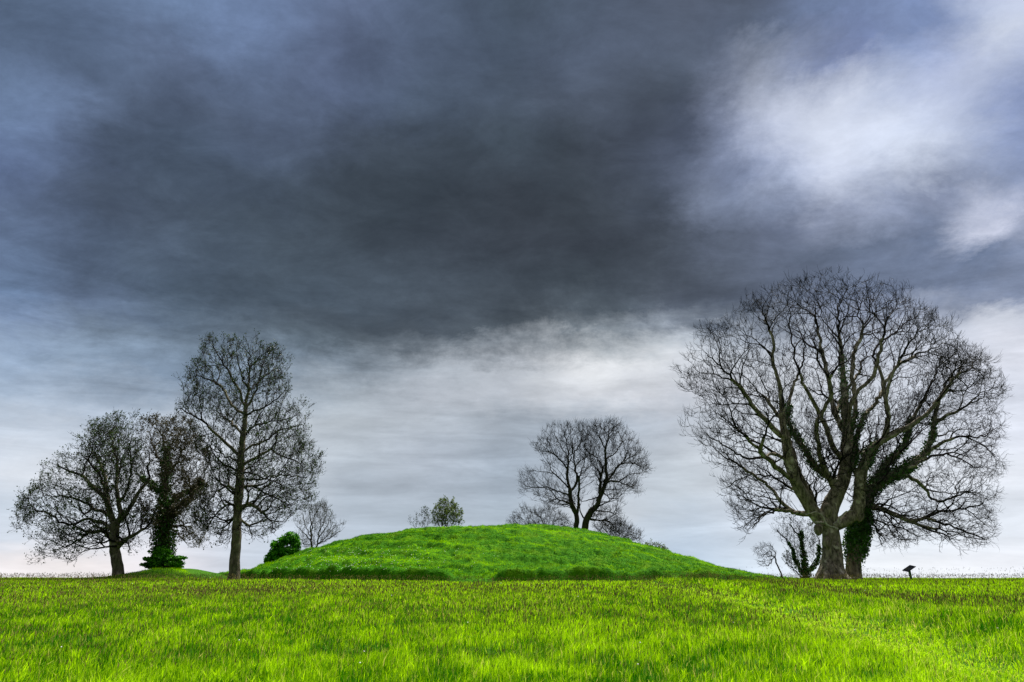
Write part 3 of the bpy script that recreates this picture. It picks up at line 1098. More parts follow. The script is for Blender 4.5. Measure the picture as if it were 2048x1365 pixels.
polyA = [(100, 380), (60, 420), (80, 480), (100, 540), (170, 560), (75, 600), (80, 680), (150, 760), (190, 860), (210, 930), (260, 1010), (290, 1080), (310, 1130),
         (360, 1090), (420, 1000), (480, 1000), (560, 900), (640, 850), (760, 800), (860, 800), (980, 740), (1080, 640), (1180, 560), (1300, 440), (1300, 380), (1200, 300), (1180, 240), (1130, 190), (1050, 180), (990, 130),
         (900, 85), (830, 70), (760, 65), (690, 45), (590, 60), (520, 75), (460, 75), (390, 95), (330, 120), (280, 180), (200, 210), (150, 250), (120, 310), (130, 350)]
attA = np.concatenate([A.attractors(polyA, 5000, 10.0, shell=0.2),
                       A.attractors([(540, 620), (700, 560), (900, 640), (960, 800), (900, 960), (800, 980), (700, 960), (640, 980), (560, 960), (520, 800)], 620, 4.5, shell=0.8, gap=0.5)])
A.grow(attA, step=0.42).finish(rtip=0.022)
A.twigs(rmax=0.045, length=0.8, per=0.14, sub=2, up=0.22, rt=0.015)
A.snags = [
    [(700, 1075), (655, 1055), (640, 1020), (610, 1005), (575, 1018)], [(650, 1050), (612, 1048), (585, 1065)], [(690, 1060), (715, 1030), (735, 1005), (765, 1002)]]
eA = tree_object(A, 'old_tree', 'huge bare old tree with thick grey gnarled trunk and rounded crown, ivy only in patches', 'tree', M_BARK_OLD, M_TWIG, rough=0.24, flare=0.95, sides=28)
sn = []
for q in A.snags:
    w = A.px(q)
    W = unproj(w[:, 0], w[:, 1], 56.6 - 0.15 * np.arange(len(q)))
    t = np.linspace(0, len(q) - 1, 14)
    Wi = np.stack([np.interp(t, np.arange(len(q)), W[:, k]) for k in range(3)], -1) + A.rng.normal(0, 0.03, (14, 3))
    V, Q = tube(Wi, np.linspace(0.10, 0.035, 14), 7)
    mesh_np('dead_branch', V, quads=Q, mat=M_DEAD, parent=eA, smooth=True)['label'] = 'bleached bare dead branch at the fork'
# burrs and hollow knots on the old bole
kn = []
for kx, ky, kr in [(625, 1078, 0.34), (660, 1000, 0.42), (660, 1130, 0.3), (792, 1022, 0.35), (700, 1150, 0.26)]:
    c = unproj(*A.px([(kx, ky)]).T, 57.45)[0]
    sp_ = np.linspace(-1, 1, 9)
    pts_ = c + np.outer(sp_, np.array([0.25, 0.1, 1.0])) * kr * 1.5
    V, Q = tube(pts_, kr * np.sqrt(np.clip(1 - sp_ ** 2, 0.02, 1)), 14, rough=0.3)
    mesh_np('burr', V, quads=Q, mat=M_BARK_OLD, parent=eA, smooth=True)
bx, by, _ = A.Pn[0]
for ra, rl, rr_ in [(-2.9, 1.9, .30), (-2.3, 2.1, .34), (-1.75, 1.7, .38), (-1.2, 1.9, .30), (-0.5, 1.6, .30), (0.2, 1.5, .28), (1.3, 1.6, .3), (2.4, 1.7, .3)]:
    c_, s_ = math.cos(ra), math.sin(ra)
    pr2 = np.array([[0.25, 1.7], [0.52, 1.15], [0.80, 0.62], [rl * 0.62, 0.25], [rl * 0.85, 0.02], [rl * 1.1, -0.25]])
    gzr = float(total_z(bx, by))
    W = np.stack([bx + pr2[:, 0] * c_, by + pr2[:, 0] * s_, gzr + pr2[:, 1]], -1)
    t = np.linspace(0, 5, 14)
    Wi = np.stack([np.interp(t, np.arange(6), W[:, k]) for k in range(3)], -1) + A.rng.normal(0, 0.02, (14, 3))
    V, Q = tube(Wi, rr_ * np.interp(t, [0, 2, 5], [0.8, 1.0, 0.3]), 12, rough=0.25)
    mesh_np('root', V, quads=Q, mat=M_BARK_OLD, parent=eA, smooth=True)
ivy_on(A, [('ivy_left', 0.05, 0.5, 0.28, 300), ('centre', 0.6, 1.0, 0.20, 160), ('right', 0.02, 0.22, 0.3, 260), ('trunk', 0.35, 0.7, 0.05, 40), ('r3', 0.1, 0.45, 0.25, 220), ('centre_top', 0.0, 0.4, 0.22, 150), ('c5', 0, 0.3, 0.2, 160)], eA, M_IVY)

# ---- the ivy-clad tree standing against it
B = Tree(59.6, *Z2, seed=5)
L = B.limb
L(0.58, 0.50, 0, [(768, 1268), (772, 1180), (790, 1090), (802, 1000)], name='trunk')
L(0.55, 0.30, 1.0, [(802, 1000), (830, 925), (900, 870), (980, 830), (1050, 780)], name='main')
L(0.28, 0.07, 1.5, [(1050, 780), (1088, 700), (1102, 600), (1150, 480), (1230, 390), (1290, 340)], name='main_up')
L(0.30, 0.08, 3.0, [(850, 905), (900, 815), (950, 765), (985, 715), (1000, 640), (1060, 540), (1120, 400), (1150, 290)], name='second')
L(0.20, 0.05, -3.0, [(1050, 780), (1120, 730), (1200, 700), (1300, 700), (1375, 650)])
L(0.18, 0.05, -4.0, [(1098, 650), (1180, 600), (1280, 550), (1365, 490)])
L(0.24, 0.06, -4.5, [(806, 980), (870, 990), (940, 1020), (1000, 1045), (1060, 1028), (1120, 1010), (1200, 1000), (1280, 980), (1350, 920)], name='low')
L(0.13, 0.04, -1.0, [(1000, 1045), (1070, 1080), (1150, 1105), (1210, 1150)])
L(0.13, 0.04, -3.0, [(1060, 1028), (1180, 1070), (1280, 1110), (1350, 1130)])
L(0.16, 0.04, 4.0, [(835, 920), (900, 880), (980, 862), (1050, 900), (1100, 960), (1200, 940), (1300, 880)])
L(0.16, 0.04, -4.0, [(960, 840), (1050, 800), (1150, 770), (1260, 820), (1375, 840)])
L(0.20, 0.05, 5.5, [(806, 980), (790, 860), (840, 780), (870, 640), (880, 520)], name='b_up')
L(0.12, 0.04, 4.0, [(806, 990), (850, 1060), (880, 1130), (900, 1190)])
polyB = [(800, 1030), (860, 1110), (900, 1200), (905, 1130), (980, 1160), (1080, 1130), (1200, 1160), (1350, 1140), (1360, 1080), (1340, 1000), (1370, 940), (1340, 900), (1390, 820), (1350, 760),
         (1380, 650), (1370, 600), (1390, 500), (1360, 430), (1300, 380), (1200, 300), (1140, 300), (1080, 420), (980, 560), (900, 680), (840, 780), (800, 900)]
B.grow(B.attractors(polyB, 2900, 8.5, shell=0.22), step=0.42).finish(rtip=0.021)
B.twigs(rmax=0.045, length=0.8, per=0.22, sub=2, up=0.08, rt=0.0125)
eB = tree_object(B, 'ivy_clad_tree', 'bare tree with dark ivy sleeve round its trunk, just right of the thick grey trunk', 'tree', M_BARK_OLD, M_TWIG, flare=0.35, sides=16)
ivy_on(B, [('trunk', 0.42, 1.0, 0.50, 1900), ('trunk', 0.2, 0.5, 0.45, 350), ('main', 0.0, 0.9, 0.30, 560), ('main_up', 0.0, 0.35, 0.18, 200), ('second', 0.0, 0.5, 0.22, 300), ('b_up', 0, 0.7, 0.32, 380)], eB, M_IVY, size=0.16)

# ---- small ivied stems and sapling left of the old trunk
Z5 = (1450, 960, 4.551)
C = Tree(61.0, *Z5, seed=8)
L = C.limb
L(0.20, 0.15, 0, [(728, 895), (726, 820), (722, 740)], step=0.25, name='a')
L(0.15, 0.07, 0, [(722, 740), (702, 620), (690, 500), (688, 390)], step=0.25, name='b')
L(0.12, 0.04, -0.6, [(728, 870), (650, 740), (600, 630), (560, 540), (490, 480), (430, 445)], step=0.25, name='c')
L(0.10, 0.03, 0.5, [(670, 560), (640, 470), (590, 410), (540, 370)], step=0.25)
L(0.12, 0.04, 0.8, [(735, 890), (790, 800), (850, 710), (862, 620), (850, 540), (810, 430)], step=0.25, name='d')
L(0.06, 0.03, -1.0, [(720, 880), (660, 860), (620, 800), (560, 760), (520, 790)], step=0.25)
C.grow(C.attractors([(400, 430), (480, 340), (600, 310), (700, 330), (800, 420), (870, 560), (800, 700), (700, 700), (640, 860), (540, 820), (520, 700), (590, 640)], 700, 1.8, shell=0.5), step=0.22).finish(rtip=0.011)
C.twigs(rmax=0.03, length=0.45, per=0.3, sub=2, up=0.2, rt=0.009)
eC = tree_object(C, 'small_ivied_tree', 'small many-stemmed tree wrapped in ivy, fanning up left of the thick grey trunk', 'tree', M_BARK_MID, M_TWIG, trunk_r=0.08, buds=M_BUD, budn=500, budsize=0.12, flare=0.2, sides=8)
ivy_on(C, [('a', 0, 1, 0.26, 520), ('b', 0, 0.9, 0.16, 300), ('c', 0, 0.65, 0.15, 260), ('d', 0, 0.8, 0.18, 260)], eC, M_IVY, size=0.13)

C2 = Tree(60.0, *Z5, seed=9)
L = C2.limb
L(0.06, 0.05, 0, [(532, 898), (510, 850), (480, 790), (462, 725)], step=0.2)
L(0.045, 0.02, 0.4, [(462, 725), (430, 690), (395, 660), (340, 690), (290, 730)], step=0.2)
L(0.04, 0.02, -0.6, [(440, 700), (400, 780), (360, 760), (300, 790)], step=0.2)
L(0.04, 0.02, -0.4, [(455, 720), (440, 640), (420, 590), (380, 560)], step=0.2)
C2.grow(C2.attractors([(255, 640), (350, 570), (450, 590), (475, 700), (430, 790), (300, 790)], 170, 1.8, shell=0.5), step=0.2).finish(rtip=0.010)
C2.twigs(rmax=0.03, length=0.4, per=0.3, sub=1, up=0.2, rt=0.008)
tree_object(C2, 'sapling', 'thin bare sapling with a curved stem, leaning left below the great crown', 'tree', M_BARK_DARK, M_TWIG, trunk_r=0.045, flare=0, sides=6)

# ---- left group
Z1 = (0, 650, 2.4814)
T1 = Tree(58.0, *Z1, seed=12)
L = T1.limb
L(0.44, 0.36, 0, [(588, 1262), (584, 1200), (572, 1120), (568, 1050), (574, 992)], name='trunk')
L(0.28, 0.05, -2.0, [(574, 992), (550, 940), (538, 890), (500, 840), (440, 785), (380, 740), (300, 700), (225, 680)])
L(0.24, 0.05, 1.0, [(574, 992), (600, 950), (588, 880), (580, 800), (582, 700), (562, 600), (540, 490)])
L(0.24, 0.05, 2.5, [(580, 985), (640, 920), (680, 840), (735, 770), (740, 650), (700, 540)])
L(0.24, 0.10, -1.0, [(572, 1115), (620, 1068), (680, 1035), (735, 1000), (765, 945), (780, 880)])
L(0.10, 0.03, 1.0, [(705, 1020), (706, 960), (705, 880)])
L(0.16, 0.04, -2.5, [(570, 1010), (500, 980), (440, 966), (380, 980), (320, 992), (250, 945), (180, 920), (115, 930)])
L(0.14, 0.04, 3.0, [(568, 1050), (500, 1028), (430, 1040), (370, 1080), (300, 1110), (190, 1150)])
L(0.14, 0.04, 3.0, [(548, 930), (480, 920), (430, 885), (350, 855), (240, 850), (130, 850)])
L(0.10, 0.06, -2.0, [(455, 918), (420, 935), (388, 895)])
L(0.14, 0.04, -3.0, [(588, 880), (640, 800), (652, 700), (640, 600), (655, 490)])
L(0.14, 0.04, 3.0, [(545, 890), (530, 800), (500, 700), (450, 600), (420, 550)])
L(0.10, 0.03, -3.0, [(572, 1040), (640, 1090), (640, 1130)])
L(0.10, 0.03, -4.0, [(560, 950), (500, 760), (400, 640), (330, 640)])
p1 = [(95, 860), (130, 820), (170, 770), (200, 720), (215, 670), (280, 620), (340, 610), (375, 620), (370, 560), (410, 520), (450, 480), (520, 460), (580, 440), (640, 440), (700, 440), (720, 500),
      (730, 600), (735, 760), (740, 900), (740, 1000), (700, 1080), (620, 1140), (600, 1040), (540, 1060), (500, 1130), (440, 1140), (400, 1180), (340, 1185), (320, 1150), (220, 1170), (150, 1175), (190, 1100),
      (140, 1060), (110, 1010), (95, 950)]
T1.grow(T1.attractors(p1, 3000, 6.0, shell=0.3), step=0.34).finish(rtip=0.0175)
T1.twigs(rmax=0.04, length=0.6, per=0.22, sub=2, up=0.2, rt=0.0115)
tree_object(T1, 'spreading_tree', 'leftmost tree, low and wide with a leaning trunk and fresh leaf buds', 'tree', M_BARK_MID, M_TWIG, buds=M_BUD, budn=15000, budsize=0.13)

T2 = Tree(60.0, *Z1, seed=14)
L = T2.limb
L(0.55, 0.36, 0, [(822, 1222), (817, 1140), (815, 1060), (815, 980), (817, 900)], name='trunk')
L(0.32, 0.08, 0.5, [(817, 900), (820, 800), (826, 700), (820, 620), (800, 540), (780, 480)], name='up')
L(0.24, 0.09, -1.0, [(816, 985), (880, 910), (940, 860), (990, 790), (1005, 730)], name='right')
L(0.16, 0.05, 1.5, [(818, 850), (745, 785), (685, 740), (625, 730)], name='left')
L(0.14, 0.04, -2.0, [(824, 760), (880, 680), (920, 600), (945, 520)])
L(0.12, 0.04, 2.0, [(822, 720), (765, 620), (742, 530)])
L(0.12, 0.04, 2.5, [(818, 900), (900, 850), (1000, 800), (1040, 780)], name='r2')
L(0.10, 0.03, -2.0, [(816, 1000), (900, 1000), (960, 1060)])
L(0.10, 0.03, 2.0, [(816, 1010), (760, 1040), (745, 1080)])
p2 = [(700, 470), (770, 440), (830, 440), (900, 450), (960, 480), (1000, 560), (1040, 650), (1060, 750), (1050, 850), (1030, 950), (1000, 1050), (975, 1125), (900, 1080), (860, 1030), (760, 1030), (700, 1000),
      (690, 900), (680, 760), (650, 700), (680, 560)]
T2.grow(T2.attractors(p2, 1700, 5.0, shell=0.4), step=0.34).finish(rtip=0.016)
T2.twigs(rmax=0.035, length=0.55, per=0.4, sub=2, up=0.12, rt=0.0115)
eT2 = tree_object(T2, 'ivy_covered_tree', 'middle tree of the left group, its straight trunk thick with ivy from root to crown', 'tree', M_BARK_DARK, M_TWIG_B, buds=M_BUD_BROWN, budn=15000, budsize=0.13)
ivy_on(T2, [('trunk', 0.25, 1, 0.55, 1000), ('up', 0, 0.75, 0.42, 430), ('left', 0, 0.7, 0.28, 300), ('r2', 0, 0.8, 0.25, 250)], eT2, M_IVY, size=0.15)
ivy_on(T2, [('right', 0, 1.0, 0.38, 650), ('r2', 0.2, 1.0, 0.4, 250), ('trunk', 0.3, 0.9, 0.75, 420)], eT2, M_BUD_BROWN, size=0.14, name='dead_ivy')['label'] = 'brown withered ivy'

T3 = Tree(54.5, *Z1, seed=16)
L = T3.limb
L(0.42, 0.31, 0, [(1163, 1272), (1164, 1190), (1174, 1080), (1176, 980), (1182, 880)], name='trunk')
L(0.31, 0.06, 0, [(1182, 880), (1190, 760), (1196, 650), (1206, 560), (1216, 450), (1228, 350), (1236, 250), (1240, 150), (1240, 85)], name='up')
spec3 = [
    (0.15, 0.04, -2.0, [(1196, 640), (1150, 610), (1090, 560), (1020, 490), (960, 450), (900, 420), (865, 400)]),
    (0.10, 0.03, 3.0, [(1208, 540), (1150, 490), (1110, 460), (1040, 430)]),
    (0.12, 0.03, 2.0, [(1216, 450), (1150, 400), (1110, 320), (1060, 280), (990, 255), (930, 235)]),
    (0.12, 0.03, -2.0, [(1220, 430), (1200, 350), (1160, 280), (1120, 200), (1065, 125), (1048, 75)]),
    (0.12, 0.03, 2.0, [(1222, 420), (1260, 350), (1290, 260), (1310, 180), (1310, 100)]),
    (0.10, 0.03, -2.5, [(1216, 460), (1280, 420), (1340, 390), (1400, 340), (1450, 290)]),
    (0.14, 0.04, -2.0, [(1194, 700), (1260, 660), (1310, 635), (1345, 620), (1400, 650), (1480, 680), (1570, 650)]),
    (0.12, 0.03, 2.5, [(1196, 660), (1250, 600), (1310, 580), (1400, 520), (1500, 500), (1540, 480)]),
    (0.10, 0.03, 2.0, [(1206, 560), (1260, 500), (1350, 480), (1450, 460), (1520, 410)]),
    (0.10, 0.03, -3.0, [(1190, 765), (1260, 768), (1320, 758), (1400, 740), (1500, 760), (1590, 740)]),
    (0.10, 0.03, 3.0, [(1188, 800), (1250, 800), (1300, 830), (1370, 860), (1440, 900), (1540, 880)]),
    (0.10, 0.03, -2.0, [(1182, 900), (1250, 895), (1300, 930), (1340, 970), (1365, 1020), (1320, 1060)]),
    (0.05, 0.035, 0.3, [(1345, 972), (1405, 976)]),
    (0.10, 0.03, -2.5, [(1190, 745), (1140, 700), (1080, 680), (1000, 650)]),
    (0.10, 0.03, 2.5, [(1186, 830), (1120, 800), (1060, 850), (1020, 900), (960, 950)]),
    (0.09, 0.03, -2.5, [(1181, 905), (1120, 890), (1070, 950), (1030, 1000), (980, 1045)]),
    (0.07, 0.03, 2.0, [(1178, 950), (1130, 990), (1090, 1040), (1100, 1085)]),
    (0.07, 0.03, 2.0, [(1178, 960), (1230, 1000), (1250, 1050), (1250, 1085)]),
    (0.10, 0.03, -4.0, [(1230, 330), (1200, 250), (1180, 170), (1190, 90)]),
    (0.10, 0.03, 4.0, [(1226, 380), (1260, 300), (1350, 230), (1390, 160)]),
    (0.09, 0.03, 4.5, [(1196, 680), (1120, 650), (1060, 620), (960, 520)]),
    (0.09, 0.03, -4.5, [(1190, 720), (1260, 740), (1400, 800), (1500, 850)]),
]
for s_ in spec3:
    L(*s_)
p3 = [(1045, 55), (1080, 70), (1130, 50), (1210, 50), (1270, 60), (1330, 100), (1390, 120), (1430, 190), (1430, 260), (1470, 280), (1430, 340), (1420, 370), (1500, 380), (1530, 400), (1540, 470),
      (1530, 540), (1570, 580), (1590, 640), (1600, 730), (1570, 800), (1560, 860), (1500, 930), (1420, 1000), (1380, 1060), (1300, 1070), (1250, 1100), (1200, 1050), (1130, 1100), (1060, 1060), (1000, 1000),
      (960, 1040), (930, 960), (990, 850), (1020, 750), (1000, 650), (960, 560), (900, 470), (850, 430), (850, 370), (890, 350), (880, 270), (950, 190), (1010, 180), (1005, 120)]
T3.grow(T3.attractors(p3, 3800, 5.8, shell=0.35), step=0.32).finish(rtip=0.0165)
T3.twigs(rmax=0.035, length=0.55, per=0.4, sub=2, up=0.2, rt=0.013)
tree_object(T3, 'tall_straight_tree', 'tallest tree of the left group, one straight trunk to a pointed open crown', 'tree', M_BARK_MID, M_TWIG, trunk_r=0.09, buds=M_BUD, budn=17000, budsize=0.12, flare=0.7, sides=14)

# ---- two dark trees behind the mound
Z3 = (1000, 820, 4.549)
p_all_l = [(300, 330), (380, 260), (420, 160), (480, 120), (600, 140), (760, 105), (870, 160), (880, 380), (880, 480), (880, 640), (780, 800), (700, 880), (600, 920), (500, 900), (400, 870), (290, 800), (300, 760),
           (180, 750), (150, 640), (240, 520), (330, 500), (420, 440), (330, 400)]
D1 = Tree(103.0, *Z3, seed=21)
L = D1.limb
L(0.40, 0.34, 0, [(688, 1180), (690, 1085), (702, 1000), (690, 940)])
L(0.30, 0.06, 0, [(690, 940), (652, 860), (640, 780), (636, 720), (612, 640), (616, 540), (620, 450), (618, 350), (590, 230), (570, 150)])
for s_ in [
    (0.15, 0.05, -3, [(642, 785), (580, 760), (500, 725), (430, 705), (330, 705), (250, 700), (180, 660)]),
    (0.13, 0.05, 3, [(645, 870), (580, 830), (500, 815), (430, 850), (370, 885)]),
    (0.14, 0.05, 2, [(636, 720), (580, 660), (520, 600), (440, 570), (340, 560), (260, 530)]),
    (0.12, 0.05, -2, [(616, 550), (570, 480), (500, 410), (430, 380), (320, 350)]),
    (0.15, 0.05, 2, [(640, 750), (695, 660), (690, 560), (670, 450), (680, 380), (740, 290), (720, 180)]),
    (0.18, 0.05, -2, [(695, 960), (715, 850), (710, 780), (722, 680), (720, 620), (760, 530)]),
    (0.10, 0.04, 4, [(618, 440), (540, 300), (480, 200)]), (0.10, 0.04, -4, [(616, 520), (660, 380), (640, 240)])]:
    L(*s_)
D1.grow(D1.attractors(p_all_l, 1150, 6.5, shell=0.35), step=0.42).finish(rtip=0.024)
D1.twigs(rmax=0.05, length=0.9, per=0.4, sub=2, up=0.2, rt=0.016)
tree_object(D1, 'bare_tree', 'left of the two dark bare trees rising behind the mound, limbs reaching left', 'tree', M_BARK_DARK, M_TWIG, trunk_r=0.13, group='dark trees behind the mound', sides=8)
D2 = Tree(100.0, *Z3, seed=22)
L = D2.limb
L(0.52, 0.42, 0, [(765, 1200), (772, 1095), (785, 1010), (830, 920)])
L(0.40, 0.07, 0, [(830, 920), (885, 870), (910, 790), (940, 720), (968, 650), (966, 560), (960, 450), (962, 350), (990, 220), (1010, 90)])
for s_ in [
    (0.16, 0.06, -1, [(780, 1000), (740, 945), (722, 860), (715, 800)]),
    (0.12, 0.05, 2, [(910, 790), (830, 810), (745, 830), (700, 800)]),
    (0.14, 0.05, 3, [(905, 780), (912, 640), (930, 520), (880, 440), (820, 400), (765, 340), (790, 240)]),
    (0.15, 0.05, -2, [(968, 650), (1030, 580), (1100, 490), (1180, 440), (1250, 380), (1265, 260)]),
    (0.13, 0.05, 3, [(968, 650), (1060, 650), (1130, 680), (1200, 700), (1280, 765)]),
    (0.12, 0.05, -3, [(1085, 505), (1200, 480), (1280, 530), (1350, 570)]),
    (0.12, 0.05, 2, [(960, 450), (1040, 400), (1100, 300), (1130, 170)]),
    (0.13, 0.05, -3, [(840, 1000), (900, 1012), (960, 1000), (1020, 1040), (1040, 1100)]),
    (0.13, 0.05, 2, [(865, 935), (920, 920), (990, 930), (1060, 960), (1120, 1000)]),
    (0.10, 0.05, -3, [(930, 740), (1000, 800), (1080, 810)]), (0.10, 0.04, -4, [(962, 350), (900, 240), (880, 150)])]:
    L(*s_)
p_r = [(740, 300), (700, 130), (830, 100), (900, 100), (1010, 80), (1100, 120), (1140, 180), (1230, 220), (1280, 330), (1340, 420), (1360, 560), (1340, 630), (1240, 620), (1280, 770), (1180, 760), (1110, 760), (1140, 850), (1100, 950),
       (1130, 1050), (1060, 1130), (900, 1080), (830, 1040), (800, 920), (860, 800), (880, 640), (820, 500), (760, 400)]
D2.grow(D2.attractors(p_r, 1500, 7.0, shell=0.35), step=0.42).finish(rtip=0.024)
D2.twigs(rmax=0.05, length=0.9, per=0.45, sub=2, up=0.2, rt=0.016)
tree_object(D2, 'bare_tree', 'right of the two dark bare trees rising behind the mound, thicker trunk curving right', 'tree', M_BARK_DARK, M_TWIG, trunk_r=0.13, group='dark trees behind the mound', sides=8)


def scrub(Y, Z, seed, base, stems, poly, n, name, label, twig, D=2.0, step=0.35, dk=0.4, rt=0.013, buds=None, budn=0, budsize=0.2, up=0.2, length=0.7, per=0.5, r0=0.09, cat='shrub'):
    T = Tree(Y, *Z, seed=seed)
    bx, by = base
    T.limb(r0 * 1.3, r0, 0, [(bx, by + 1.5 * Z[2] * 10), (bx, by)], step=0.3)
    for k, s_ in enumerate(stems):
        T.limb(r0 * 0.8, r0 * 0.3, (-1) ** k * D * 0.5, [(bx, by)] + s_, step=0.3)
    T.grow(T.attractors(poly, n, D, shell=0.6), step=step, upend=0.25 + up).finish(rtip=rt)
    T.twigs(rmax=0.05, length=length, per=per, sub=2, up=up, rt=rt)
    return tree_object(T, name, label, cat, M_BARK_DARK, twig, trunk_r=0.05, buds=buds, budn=budn, budsize=budsize, flare=0, sides=6)


scrub(97, Z3, 31, (420, 1150), [[(380, 1000), (300, 930)], [(250, 1020), (130, 960)], [(500, 1020), (560, 960)], [(560, 1040), (620, 1000)]],
      [(90, 1000), (130, 920), (210, 870), (300, 900), (450, 880), (560, 920), (640, 970), (680, 1070), (560, 1080), (90, 1070)], 520, 'bare_shrub',
      'low bare brown shrub on the skyline left of the dark trees behind the mound', M_TWIG_B, D=2.5, rt=0.015, r0=0.07)
scrub(97, Z3, 32, (1040, 1230), [[(980, 1120), (900, 1060)], [(1060, 1120), (1100, 1050)], [(1140, 1150), (1250, 1120)], [(1180, 1190), (1270, 1170)]],
      [(830, 1050), (900, 1030), (1000, 1040), (1130, 1020), (1200, 1060), (1290, 1130), (1280, 1200), (1100, 1190), (900, 1120)], 480, 'bare_shrub',
      'low bare brown shrub on the skyline right of the dark trees behind the mound', M_TWIG_B, D=2.5, rt=0.015, r0=0.07)
scrub(94, Z3, 33, (1400, 1310), [[(1360, 1250), (1330, 1215)], [(1420, 1250), (1460, 1245)]],
      [(1300, 1235), (1330, 1200), (1400, 1205), (1480, 1245), (1540, 1290), (1400, 1290)], 130, 'small_bush',
      'tiny bush peeping over the right slope of the mound', M_TWIG_B, D=1.0, rt=0.013, buds=M_LEAF_OLIVE, budn=500, budsize=0.18, length=0.4, r0=0.04)
Z4 = (780, 980, 11.378)
scrub(95, Z4, 34, (1250, 980), [[(1180, 700), (1160, 400)], [(1260, 600), (1260, 300)], [(1330, 700), (1400, 380)], [(1440, 760), (1500, 480)], [(1100, 760), (1030, 500)], [(1550, 800), (1640, 600)]],
      [(960, 850), (940, 620), (1000, 400), (1090, 400), (1150, 270), (1250, 240), (1310, 300), (1420, 290), (1500, 340), (1570, 460), (1660, 570), (1620, 850)], 420, 'leafy_shrub',
      'upright shrub in young olive leaf behind the mound top', M_TWIG_B, D=1.7, step=0.25, dk=0.3, rt=0.012, buds=M_LEAF_OLIVE, budn=2600, budsize=0.2, up=0.5, length=0.6, r0=0.06)
scrub(95.5, Z4, 35, (780, 980), [[(780, 650), (800, 480)], [(660, 760), (600, 600)], [(560, 820), (480, 720)], [(860, 760), (900, 560)]],
      [(360, 850), (420, 690), (580, 590), (700, 510), (790, 420), (880, 510), (920, 640), (900, 850)], 130, 'sparse_shrub',
      'thin almost leafless shrub left of the leafy one behind the mound top', M_TWIG_B, D=1.2, step=0.25, dk=0.35, rt=0.010, buds=M_BUD, budn=260, budsize=0.16, up=0.5, length=0.5, per=0.2, r0=0.045)
Z6 = (480, 980, 6.825)
T7 = Tree(88.0, *Z6, seed=36)
L = T7.limb
L(0.16, 0.04, 0, [(985, 900), (980, 790), (972, 600), (962, 400), (952, 280)], step=0.3)
L(0.13, 0.04, 0.6, [(985, 895), (1050, 780), (1070, 650), (1100, 480), (1130, 200)], step=0.3)
for s_ in [(0.08, 0.03, -1, [(1055, 760), (1150, 700), (1250, 640), (1350, 580), (1440, 520)]), (0.08, 0.03, 1, [(1068, 670), (1160, 540), (1210, 430), (1245, 280)]),
           (0.07, 0.03, -1, [(978, 720), (900, 620), (800, 520), (720, 430)]), (0.07, 0.03, 1, [(975, 640), (900, 500), (850, 330)]), (0.06, 0.03, 1, [(1060, 740), (1200, 620), (1300, 500), (1350, 430)]),
           (0.05, 0.03, 1, [(980, 770), (880, 740), (790, 640)]), (0.05, 0.03, -1, [(1085, 560), (1160, 400), (1190, 260)]), (0.05, 0.03, -1.5, [(972, 590), (1010, 400), (1050, 250)])]:
    L(*s_, step=0.3)
T7.grow(T7.attractors([(690, 400), (800, 300), (900, 250), (1050, 200), (1130, 140), (1240, 230), (1290, 360), (1380, 430), (1460, 500), (1380, 600), (1280, 680), (1150, 760), (1050, 800), (900, 810), (820, 770), (750, 560)], 750, 3.0, shell=0.5), step=0.35).finish(rtip=0.011)
T7.twigs(rmax=0.035, length=0.7, per=0.35, sub=1, up=0.3, rt=0.011)
tree_object(T7, 'young_tree', 'small bare two-stemmed tree with upswept twigs behind the left slope of the mound', 'tree', M_BARK_DARK, M_TWIG_B, trunk_r=0.07, buds=M_BUD, budn=500, budsize=0.14, flare=0.1, sides=8)


# ---- dense leafy bushes
def bush(name, label, Y, Z, clumps, n, size, mat, seed, stem_base, dep=1.0, flat=0.3):
    rng = np.random.default_rng(seed)
    sx, sy = Z[0] + stem_base[0] / Z[2], Z[1] + stem_base[1] / Z[2]
    b = unproj(np.array([sx]), np.array([sy]), float(Y))[0]
    gz = float(total_z(b[0], b[1]))
    e = empty(name, (b[0], b[1], gz), label, 'bush')
    P, stems = [], []
    tot = sum(c[2] * c[3] for c in clumps)
    for cx, cy, rx, ry, dy in clumps:
        c = unproj(np.array([Z[0] + cx / Z[2]]), np.array([Z[1] + cy / Z[2]]), Y + dy)[0]
        mpp = Y * math.cos(PITCH) / 1365.0
        ax, az_ = rx / Z[2] * mpp, ry / Z[2] * mpp
        k = int(n * rx * ry / tot)
        v = rng.normal(0, 1, (k, 3))
        v /= np.linalg.norm(v, axis=1, keepdims=True)
        rr = rng.random(k) ** 0.45
        rr *= 0.45 + 1.0 * fbm(v[:, 0] * 3.2 + cx, v[:, 2] * 3.2 + v[:, 1] * 2.7, seed, 2)
        P.append(c + v * rr[:, None] * np.array([ax, ax * dep, az_]))
        m = (b + c) / 2 + rng.normal(0, 0.12, 3)
        stems.append(tube(np.array([[b[0], b[1], gz - 0.3], m, c]), np.array([0.09, 0.06, 0.03]), 6))
    V, Q = leaf_quads(np.concatenate(P), size, rng, flat=flat, aspect=0.75)
    mesh_np('leaves', V, quads=Q, mat=mat, parent=e)
    V, Q = bundle(stems)
    mesh_np('stem', V, quads=Q, mat=M_BARK_DARK, parent=e, smooth=True)
    return e


